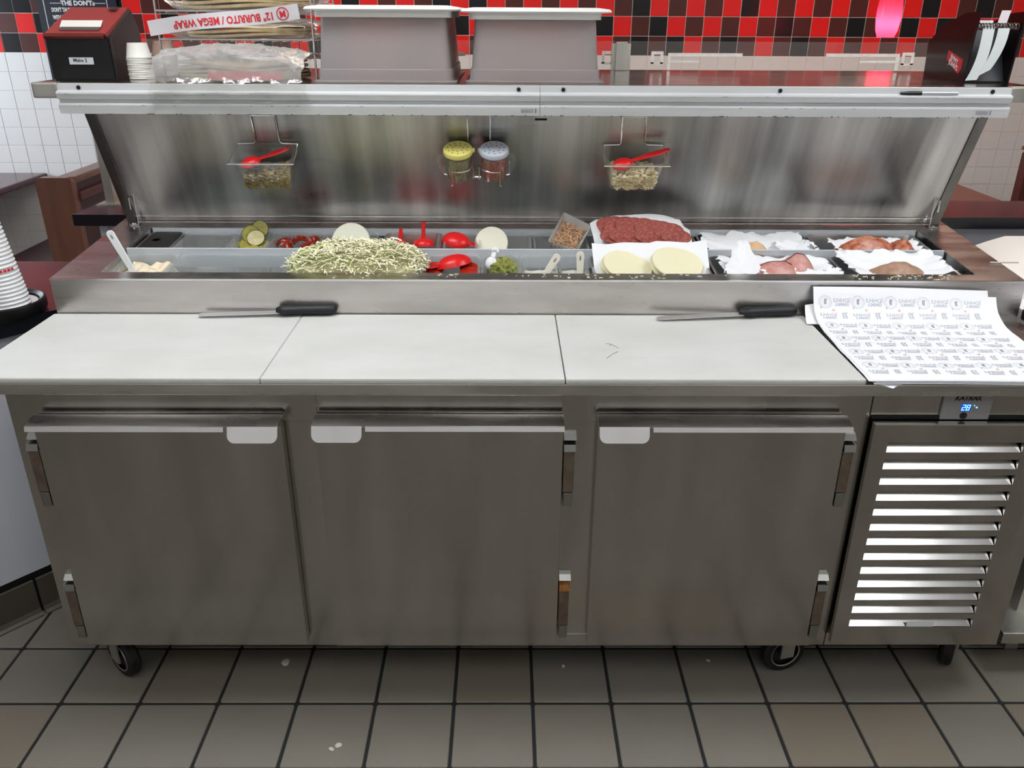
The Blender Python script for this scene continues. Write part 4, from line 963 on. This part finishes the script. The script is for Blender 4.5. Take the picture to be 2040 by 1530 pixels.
# nested portion cups
def cup_stack(x, y, n, label, m, grp, r0=.031, h=.032, pitch=.0046, upside=True, seed=0):
    me = None
    for k in range(n):
        z = SZ+.001+pitch*k
        bm = None
        if me is None:
            bm = lathe(B(), [(r0*1.02, 0), (r0*1.05, .002), (r0, .004), (r0*.80, h), (r0*.0016, h), (r0*.0016, h-.0008), (r0*.77, h-.0008), (r0*.965, .003), (r0*1.0, .0)], 22, cap0=False, cap1=False)
            o = obj('portion_cup', bm, m, smooth=True); me = o.data
        else: o = obj('portion_cup', me, m)
        o.location = (x+.0006*math.sin(k*2.2+seed), y, z); tag(o, label.replace('#', ORD[n-1-k]), 'cup', grp)
CUPW = mat('cup_plastic', '#d9d9d2', .4)
cup_stack(-1.046, .862, 13, '# white portion cup from the top in the nested stack beside the receipt printer', CUPW, 'white portion cups on the shelf', r0=.0335, h=.040)
cup_stack(-1.020, .985, 13, '# brownish portion cup from the top in the stack behind the white portion cups', mat('cup_tan', '#a58a7c', .45), 'brownish portion cups on the shelf', r0=.035, h=.042)
# wire rack with bagged tortillas
RK = thing('wire_rack', 'chrome wire rack with shelves of bagged tortillas between printer and clear bins', 'rack')
rx0, rx1, ry0, ry1 = -1.005, -.560, .93, 1.27
for x in (rx0, rx1):
    for y in (ry0, ry1): obj('post', tube(B(), [(x, y, SZ), (x, y, SZ+.30)], .0032, 6), CHROME, RK, smooth=True)
    obj('foot_bar', tube(B(), [(x, ry0, SZ+.004), (x, ry1, SZ+.004)], .0028, 6), CHROME, RK, smooth=True)
for zt_ in (SZ+.104, SZ+.180, SZ+.265):
    w = B(); tube(w, [(rx0, ry0, zt_), (rx1, ry0, zt_), (rx1, ry1, zt_), (rx0, ry1, zt_)], .003, 6, closed=True)
    tube(w, [(rx0, ry1, zt_-.060), (rx1, ry1, zt_-.060)], .002, 6)
    for k in range(1, 15):
        x = rx0+(rx1-rx0)*k/15; tube(w, [(x, ry0, zt_-.004), (x, ry1-.01, zt_-.004), (x, ry1, zt_-.060)], .0019, 5)
    obj('wire_shelf', w, CHROME, RK, smooth=True)
TORT = mat('tortilla', '#c9b892', .6, var=.18, vscale=(30, 30, 30), col2='#b39a70')
def tort_bag(x0, x1, y0, y1, z, h, label, seed, printed=False):
    t = thing('tortilla_bag', label, 'tortillas', group='bagged tortillas')
    cx, cy_ = (x0+x1)/2, (y0+y1)/2; W, D = (x1-x0)/2, (y1-y0)/2
    for q in range(4):
        bm = B(); lathe(bm, [(.0001, 0), (.97, 0), (1, .15), (1, .85), (.97, 1), (.0001, 1)], 36)
        for v in bm.verts:
            a = math.atan2(v.co.y, v.co.x); k = 1+.02*math.sin(5*a+q+seed); v.co = Vector((cx+v.co.x*W*.90*k, cy_+v.co.y*D*.92*k, z+.004+h*.2*q+v.co.z*h*.18+.004*math.sin(3*v.co.x+q)))
        obj('tortilla', bm, TORT, t, smooth=True)
    def film(u, v):
        a = 2*PI*u; ph = -PI/2+PI*v; sg = lambda q: math.copysign(abs(q)**.55, q)
        wr = 1+.05*math.sin(9*a+4*v+seed)+.04*math.sin(17*a-6*v)
        return (cx+W*1.06*sg(math.cos(a))*math.cos(ph)**.4*wr, cy_+D*1.05*sg(math.sin(a))*math.cos(ph)**.4*wr, z+h*.52+h*.62*math.sin(ph)*(1+.08*math.sin(7*a+seed)))
    bm = B(); nu, nv = 40, 12
    V = [[bm.verts.new(film(i/nu, .02+.96*j/nv)) for i in range(nu)] for j in range(nv+1)]
    for j in range(nv):
        for i in range(nu): bm.faces.new((V[j][i], V[j][(i+1) % nu], V[j+1][(i+1) % nu], V[j+1][i]))
    obj('bag_film', bm, FILM, t, smooth=True)
    return t
tort_bag(-.995, -.570, .94, 1.25, SZ+.106, .050, 'bag of tortillas under the red printed burrito strip', 1)
tort_bag(-.995, -.570, .94, 1.25, SZ+.184, .055, 'bag of tortillas on the upper rack tier at the top of the picture', 2)
# printed strip of film hanging out of the rack
st = thing('printed_bag', 'white printed plastic bag strip with upside-down red lettering, across the wire rack', 'bag')
SA, SB = Vector((-1.014, .885, 1.612)), Vector((-.585, .885, 1.660))
def strip(u, v, lift=0): p = SA.lerp(SB, u); d = (SB-SA).normalized(); nrm = Vector((-d.z, 0, d.x)); q = p+nrm*(v-.5)*.040; return Vector((q.x, q.y-.012*math.sin(PI*u)-.006*math.sin(9*u)*(v-.5)-lift, q.z+.003*math.sin(6*u)))
obj('film_strip', sheet(lambda u, v: strip(u, v), 30, 5, .0005), mat('printed_film_white', '#c9c7cb', .3), st, smooth=True)
bm = B(); Ls = (SB-SA).length
add_text(bm, '12" BURRITO / MEGA WRAP', lambda x, y: strip((.505-x/Ls), .47-y/.040, .0012), .027, bold=.03, mi=0, sx=.86)
cxu = .895
for ra, rb in ((.017, .0145),):
    for q in range(24):
        a, b = 2*PI*q/24, 2*PI*(q+1)/24; bm.faces.new([bm.verts.new(strip(cxu+r_*math.cos(t_)/Ls, .5+r_*math.sin(t_)/.040, .0012)) for r_, t_ in ((ra, a), (ra, b), (rb, b), (rb, a))])
add_text(bm, 'M', lambda x, y: strip(cxu-x/Ls, .5-y/.040, .0012), .022, bold=.05)
flat_obj('red_lettering', bm, INKR, st)
# big loose bag on the shelf, its mouth hanging over the ticket rail
t = thing('plastic_bag', 'crumpled clear plastic bag of wraps drooping over the shelf front below the rack', 'bag')
def bagf(u, v):
    x = -.965+.42*u+.01*math.sin(7*v+u)
    k = v
    if k < .30: y, z = .676+.004*math.sin(20*u), SZ-.048+.054*(k/.30)
    elif k < .8: q = (k-.30)/.5; y, z = .676+.20*q, SZ+.006+.082*math.sin(q*PI*.52)**.8*(.75+.35*math.sin(PI*(u*.85+.1)))
    else: q = (k-.8)/.2; y, z = .876+.20*q, SZ+.006+.080*(.75+.35*math.sin(PI*(u*.85+.1)))*(1-.45*q)
    n_ = .0040*noise(u*13, v*9, 0, 3)+.0026*noise(u*47, v*31, 0, 5)+.0018*noise(u*90+v*20, v*70, 0, 7)
    return (x+.004*math.sin(31*v), y-abs(n_)*.6, z+n_*(.25 if k < .30 else .8))
obj('bag_film', sheet(bagf, 70, 40, .0003), FILM, t, smooth=True)
for q in range(5):
    bm = B(); lathe(bm, [(.0001, 0), (.97, 0), (1, .2), (1, .8), (.97, 1), (.0001, 1)], 36)
    for v in bm.verts:
        a = math.atan2(v.co.y, v.co.x); k = 1+.02*math.sin(5*a+q); v.co = Vector((-.76+v.co.x*.185*k, .90+v.co.y*.15*k, SZ+.004+.009*q+v.co.z*.008+.008*math.sin(4*v.co.x+q)*(q/5)))
    obj('tortilla', bm, mat('dark_tortilla', '#8d7b5f', .6, var=.2, vscale=(20, 20, 20)), t, smooth=True)
bm = sheet(lambda u, v: (-.81+.20*u, .724+.006*math.sin(8*u), SZ+.008+.022*v), 12, 3, .0006); obj('red_print', bm, mat('faded_red_print', '#a8434a', .5), t)
# inverted frosted bins with their white lids on top
def bin_(x0, x1, y0, y1, h, label):
    t = thing('frosted_bin', label, 'bin', ((x0+x1)/2, (y0+y1)/2, SZ), group='frosted bins on the shelf'); W, D = x1-x0, y1-y0; th = .0022
    prof_ = [(.010, 0), (.012, .004), (0, .006), (-.002, .034), (-.006, .036), (-.016, h-.022), (-.020, h-.020)]
    rings = [rrect(W+2*o_, D+2*o_, .022, 5, z) for o_, z in prof_]+[rrect(W-.06, D-.06, .02, 5, h-.019)]+[rrect(W-.06, D-.06, .02, 5, h-.019-th)]+[rrect(W+2*(o_-th), D+2*(o_-th), .020, 5, z-(th if i > 4 else 0)) for i, (o_, z) in reversed(list(enumerate(prof_)))]
    bm = B(); loft(bm, rings, False, False); obj('bin_shell', bm, FROST, t, smooth=True)
    n_ = 8
    bm = B(); vr = rrect(W-.06, D-.06, .02, 5, h-.019); 
    vs = [bm.verts.new(p) for p in vr]; vs2 = [bm.verts.new((p[0], p[1], p[2]-th)) for p in vr]; bm.faces.new(vs); bm.faces.new(vs2[::-1]); obj('bin_base', bm, FROST, t)
    bm = B(); loft(bm, [rrect(W-.010, D-.010, .022, 5, h-.030), rrect(W-.004, D-.004, .024, 5, h-.030), rrect(W-.004, D-.004, .024, 5, h-.014), rrect(W+.046, D+.03, .03, 5, h-.013), rrect(W+.052, D+.036, .03, 5, h-.010), rrect(W+.040, D+.024, .03, 5, h-.004), rrect(W-.02, D-.02, .03, 5, h), rrect(W-.05, D-.05, .03, 5, h-.001)])
    obj('white_lid', bm, LIDW, t, smooth=True, label='white translucent lid')
bin_(-.520, -.148, .752, 1.24, .196, 'left large frosted plastic bin with white lid on the shelf')
bin_(-.102, .262, .772, 1.25, .192, 'right large frosted plastic bin with white lid, next to the bare glass guard')
# marker pen
t = thing('marker_pen', 'black capped silver marker pen lying on the ticket rail', 'pen', (1.15, .6925, SZ-.0155), (0, R(90), 0))
obj('cap', lathe(B(), [(.0001, -.080), (.003, -.079), (.0055, -.055), (.0058, -.03), (.0058, -.022), (.0001, -.022)], 14), BLACKP, t, smooth=True)
obj('barrel', lathe(B(), [(.0001, -.022), (.0055, -.022), (.0055, .055), (.0042, .078), (.0001, .080)], 14), mat('silver_barrel', '#b9bcc4', .25, .4), t, smooth=True)
# straw and lid dispenser
t = thing('paper_dispenser', 'dark acrylic dispenser with coil spring and white paper strips, right end of shelf', 'dispenser')
sidep = [(.868, SZ), (1.115, SZ), (1.125, SZ+.10), (1.06, SZ+.150), (.93, SZ+.185), (.850, SZ+.190), (.858, SZ+.14)]
obj('side_panel', prism(B(), sidep, 'x', 1.325, 1.330), ACRYL, t); obj('side_panel', prism(B(), sidep, 'x', 1.455, 1.460), ACRYL, t)
obj('back_panel', Bx(1.330, 1.455, 1.06, 1.065, SZ, SZ+.135), ACRYL, t); obj('base', Bx(1.330, 1.455, .872, 1.06, SZ, SZ+.004), ACRYL, t)
obj('navy_lining', prism(B(), [(.885, SZ+.004), (.890, SZ+.004), (.965, SZ+.14), (.960, SZ+.14)], 'x', 1.331, 1.454), mat('navy_lining', '#0a0f18', .5), t)
w = B(); N = 14*12; tube(w, [(1.330+.125*k/N, .872+.008*math.cos(2*PI*k/12), SZ+.150+.008*math.sin(2*PI*k/12)) for k in range(N+1)], .0022, 5); obj('coil_spring', w, mat('spring', '#6b6660', .35, .8), t, smooth=True)
wp = mat('white_strip', '#cdd3d4', .6)
obj('paper_strip', sheet(lambda u, v: (1.350+.033*u-.020*v*v*v, .866-.004*math.sin(3*v), SZ+.148-.142*v+.002*u), 4, 14, .0006), wp, t, smooth=True)
obj('paper_strip', sheet(lambda u, v: (1.392+.033*u-.030*v*v, .864-.003*math.sin(3*v), SZ+.146-.128*v+.018*u*v), 4, 14, .0006), wp, t, smooth=True)
obj('paper_strip', sheet(lambda u, v: (1.345+.038*u, .878+.004*v, SZ+.150+.016*v), 4, 4, .0006), wp, t)
obj('paper_tab', sheet(lambda u, v: (1.394+.026*u+.012*v, .880+.010*v, SZ+.150+.042*v), 4, 6, .0006), mat('pale_pink_tab', '#cfc4c9', .6), t)
sk = obj('red_sticker', prism(B(), [(.890, SZ+.062), (.985, SZ+.084), (.985, SZ+.058), (.905, SZ+.022), (.890, SZ+.036)], 'x', 1.3242, 1.3249), mat('sticker_red', '#b32430', .5), t)
bm = B()
fn = lambda x, y: (1.3238, .940-x*.95, SZ+.052+y-x*.30)
add_text(bm, "JIMMY\nJOHN'S", fn, .019, bold=.03, sx=1.0); flat_obj('sticker_lettering', bm, WHITEINK, sk)

# ------------------------------------------------------------------ counter ledge behind the table
t = thing('counter_ledge', 'narrow red laminate counter ledge with black edge behind the prep table', 'counter')
obj('ledge_top', Bx(-1.460, 3.2, 1.118, 1.40, .994, 1.030), LAMRED, t); obj('black_edge', Bx(-1.462, 3.2, 1.112, 1.118, .992, 1.0305, bev=.001), BLACKG, t); obj('black_edge', Bx(-1.464, -1.458, 1.114, 1.402, .992, 1.0302), BLACKG, t)
obj('knee_wall', Bx(-1.40, 3.1, 1.17, 1.36, 0, .993), WHITELAM, t); obj('wall_cap', Bx(-1.405, -1.375, 1.165, 1.365, 0, .992), ALU, t); obj('dark_joint', Bx(-1.352, -1.348, 1.168, 1.17, 0, .99), DARK, t)
# low angled counter at the left
t = thing('angled_counter', 'white fronted counter with red laminate top, set at an angle left of the table', 'counter')
poly = [(-1.207, .515), (-1.207, .965), (-2.6, .965), (-2.6, -.2), (-1.83, -.2)]
tp = B(); prism(tp, poly, 'z', .872, .910); obj('top', tp, LAMRED, t)
dirv = Vector((.111, .128, 0)).normalized(); nv = Vector((dirv.y, -dirv.x, 0)); A_, B2 = Vector((-1.83, -.2, 0)), Vector((-1.207, .515, 0))
e = B(); loft(e, [[tuple(p+nv*o_+Vector((0, 0, z))) for o_, z in ((.001, .868), (.007, .868), (.007, .9105), (.001, .9105))] for p in (A_, B2)]); box(e, -1.2065, -1.2025, .515, .965, .868, .9105); obj('black_edge', e, BLACKG, t)
cb = B(); prism(cb, [(-1.25, .50), (-1.25, .93), (-2.5, .93), (-2.5, -.15), (-1.815, -.15)], 'z', .145, .871)
obj('white_front', cb, WHITELAM, t); obj('corner_guard', Bx(-1.52, -1.515, .145, .150, .145, .60), ALU, t)
kb = B(); prism(kb, [(-1.26, .50), (-1.26, .93), (-2.5, .93), (-2.5, -.13), (-1.805, -.13)], 'z', 0, .144); obj('plinth', kb, DARK, t)
def cove(p0, p1):
    p0, p1 = Vector(p0), Vector(p1); bm = B(); pf = [(-.004, 0), (.020, 0), (.019, .004), (.010, .010), (.004, .022), (.002, .118), (-.004, .12)]
    loft(bm, [[tuple(p+nv*o_+Vector((0, 0, z))) for o_, z in pf] for p in (p0, p1)]); return bm
L0 = Vector((-1.462, .221, 0))-nv*.022; 
for k in range(-3, 2):
    a = L0+dirv*(.1285+k*.155-.0); obj('cove_tile', cove(a+dirv*.004, a+dirv*.151), BASET, t)
# cup dispenser tray and cups
tr = thing('cup_tray', 'round black cup tray at the left edge on the angled counter', 'tray', (-1.352, .455, .911))
obj('tray_body', lathe(B(), [(.0001, 0), (.098, 0), (.104, .010), (.104, .034), (.098, .037), (.088, .030), (.086, .022), (.0001, .022)], 40), BLACKP, tr, smooth=True)
obj('tray_insert', lathe(B(), [(.0001, .023), (.083, .023), (.083, .0255), (.0001, .0255)], 32), mat('pale_insert', '#cfc6c6', .4), tr)
bmc = lathe(B(), [(.0525, 0), (.054, .002), (.0525, .005), (.051, .006), (.044, .055), (.0001, .055), (.0001, .0545), (.0435, .0545), (.050, .006), (.051, 0)], 30, cap0=False, cap1=False)
me = None
for k in range(26):
    z = .937+.0105*k; lean = -.0016*k
    if me is None: o = obj('paper_cup', bmc, mat('paper_cup', '#dfe0e2', .5), smooth=True); me = o.data
    else: o = obj('paper_cup', me, None)
    o.location = (-1.330+lean, .445, z); o.rotation_euler = (0, R(-3), 0)
    tag(o, ('%s white paper cup from the bottom of the tall leaning stack on the black tray' % (['lowest']+ORD[1:])[k]) if k != 9 else 'white paper cup with a red printed band in the tall leaning stack', 'cup', 'paper cups at the left edge')
    if k == 9:
        bm = B()
        for q in range(5):
            a0 = R(-62+q*11); a1 = a0+R(9); bm.faces.new([bm.verts.new((.0548*math.cos(a), .0548*math.sin(a), z_)) for a, z_ in ((a0, .0075), (a1, .0075), (a1, .0035+.011), (a0, .0145))])
        o2 = flat_obj('red_print', bm, INKR); o2.parent = o; o2.location = (0, 0, -.006)

# ------------------------------------------------------------------ dining furniture
t = thing('dining_table', 'red brown dining table against the white tiles at the far left', 'table', (-3.4, 3.0, 0))
obj('table_top', Bx(-.75, .57, -.45, .535, .712, .750, bev=.012), LAMRED, t, smooth=False); obj('pedestal', lathe(B(), [(.22, 0), (.22, .02), (.04, .05), (.035, .70), (.12, .712)], 20), BLACKP, t)
t = thing('booth_bench', 'wooden booth bench with dark red seat left of the counter ledge', 'booth', (-2.2, 2.45, 0))
pl = [(-.088, 0), (.088, 0), (.088, .895)]
for k in range(6): a = k*PI/10; pl.append((.063+.025*math.cos(a), .895+.025*math.sin(a)))
for k in range(6): a = PI/2+k*PI/10; pl.append((-.058+.030*math.cos(a), .890+.030*math.sin(a)))
bm = B(); prism(bm, pl, 'y', -.045, .0); bmesh.ops.bevel(bm, geom=[e for e in bm.edges if abs(e.verts[0].co.y-e.verts[1].co.y) < 1e-5], offset=.004, segments=2, affect='EDGES'); obj('end_panel', bm, WOOD, t)
obj('back_rest', Bx(.0, .075, 0, 1.09, .1, .885), VINYL, t); obj('cap_rail', Bx(-.012, .088, 0, 1.09, .885, .917, bev=.008), WOOD, t); obj('moulding', Bx(.075, .10, 0, 1.09, .80, .845, bev=.008), mat('booth_wood_dark', '#4a201c', .35), t)
obj('seat', Bx(-.48, .0, 0.02, 1.09, .36, .45, bev=.02), VINYL, t); obj('seat_base', Bx(-.42, .0, 0.02, 1.09, 0, .36), WOOD, t)
t = thing('dining_table', 'orange brown dining table at the right, behind the counter ledge', 'table', (2.29, 3.0, 0))
obj('table_top', Bx(-.40, .395, -.75, .535, .712, .750, bev=.010), LAMWOOD, t); obj('pedestal', lathe(B(), [(.22, 0), (.22, .02), (.04, .05), (.035, .70), (.12, .712)], 20), BLACKP, t)
t = thing('partition_end', 'dark wooden partition end at the right edge behind the counter ledge', 'partition', (2.70, 2.45, 0))
bm = B(); prism(bm, [(-.150, 0), (.25, 0), (.25, 1.06), (-.15, 1.06), (-.165, 1.045), (-.165, 0.02)], 'y', -.03, .03); obj('end_panel', bm, mat('booth_wood_dark', '#4a201c', .35), t); obj('cap', Bx(-.17, .26, -.04, .04, 1.061, 1.08, bev=.006), WOOD, t)
# poster on the wall
t = thing('wall_poster', 'navy poster headed the donts on the tiled wall behind the printer', 'poster', (-2.452, WY-.004, 1.632))
pn = obj('panel', Bx(-.228, .226, -.012, 0, -.36, .36), NAVY, t)
bm = B(); fn = lambda x, y: (x, -.0128, y)
for x0, x1, y0, y1 in ((-.190, -.186, -.34, .34), (.170, .174, -.34, .34), (-.152, -.075, .068, .071), (.088, .163, .068, .071)): quad(bm, fn, x0, x1, y0, y1)
add_text(bm, "THE DON'Ts", lambda x, y: fn(x+.006, y+.069), .034, bold=.045)
for k, s in enumerate(("DON'T TALK WITH YOUR MOUTH FULL", 'WITH YOUR FOOD \u2022 DON\'T', 'WILL GET STUCK')):
    add_text(bm, s, lambda x, y, k=k: fn(-.150+x, .034-.0395*k+y), .030, bold=.05, sx=.60, align='LEFT')
flat_obj('poster_lettering', bm, WHITEINK, pn)
# pendant lamp
t = thing('pendant_lamp', 'glowing red glass pendant lamp in front of the red tiles', 'lamp', (1.812, 2.6, 1.563))
obj('glass_shade', lathe(B(), [(.038, 0), (.049, .03), (.056, .08), (.056, .12), (.050, .18), (.034, .24), (.020, .26)], 32, cap0=False, cap1=False), LAMP, t, smooth=True)
bl = bpy.data.lights.new('lamp_bulb', 'POINT'); bl.energy = 1.15; bl.color = (1, .75, .7); bl.shadow_soft_size = .02; blo = bpy.data.objects.new('lamp_bulb', bl); COL.objects.link(blo); blo.parent = t; blo.location = (0, 0, .065)
obj('socket', lathe(B(), [(.018, .255), (.018, .30), (.006, .31), (.0001, .31)], 16), BLACKP, t); obj('cord', tube(B(), [(0, 0, .30), (0, 0, CEIL_Z-1.563)], .003, 6), BLACKP, t)

# ------------------------------------------------------------------ right side table with papers
t = thing('side_table', 'steel side table with low shelf at the right edge', 'table', (1.42, .08, 0))
obj('table_top', Bx(0, .8, .08, .98, .80, .84, bev=.003), STEELH, t); obj('low_shelf', Bx(-.075, .8, 0, .80, .10, .135, bev=.003), GALV, t)
for x, y in ((.03, .11), (.77, .11), (.03, .78), (.77, .78)): obj('leg', Bx(x-.018, x+.018, y-.018, y+.018, 0, .80), GALV, t)
t = thing('tray_paper_stack', 'thick stack of plain white papers with bent edge, right of the pan rail', 'paper', (1.40, .1, .84))
obj('lower_papers', Bx(.03, .60, .06, .86, .0, .075, bev=.004), PAPER, t)
def pcurve(u, v): return (.10+.50*u-.03*math.sin(PI*v)*(1-u), .42+.50*v, .076+.075*min(1, (u*3.2))**.6)
obj('bent_sheet', sheet(lambda u, v: pcurve(u, v), 16, 10, .004), mat('cream_paper', '#e6e6e1', .6), t, smooth=True)
for q in range(4): obj('sheet', Bx(.05-.004*q, .58, .07+.01*q, .38-.012*q, .0755+.004*q, .079+.004*q), PAPER, t)
o = tag(obj('wood_stick', Bx(1.352, 1.43, .560, .566, RZ(.56)+.001, RZ(.56)+.004), mat('pale_stick', '#cdbfb4', .5)), 'thin pale stick lying across the right rim of the rail', 'stick')
o = tag(obj('black_block', Bx(1.395, 1.46, .36, .44, .905, .935, bev=.006), BLACKP), 'small black block beside the right front corner of the rail', 'block')

# ------------------------------------------------------------------ crumbs on the floor
for k, (x, y, s, lab) in enumerate(((-.611, .119, .011, 'pale scrap under the left of the prep table'), (-.427, -.179, .006, 'left tiny white crumb on the front floor tiles'), (-.412, -.168, .007, 'right tiny white crumb on the front floor tiles'), (.162, .104, .005, 'tiny crumb under the middle door gap'), (.570, .125, .005, 'tiny crumb left of the right front caster'))):
    bm = B(); bmesh.ops.create_icosphere(bm, subdivisions=2, radius=s)
    for v in bm.verts: v.co = Vector((v.co.x*(1+.3*noise(v.co.x*300, k)), v.co.y*1.3, max(0, v.co.z*.35)+.0003))
    o = obj('crumb', bm, mat('crumb', '#c9c4b4', .7)); o.location = (x, y, .0003); o.rotation_euler = (0, 0, k); tag(o, lab, 'crumb', 'crumbs on the floor')
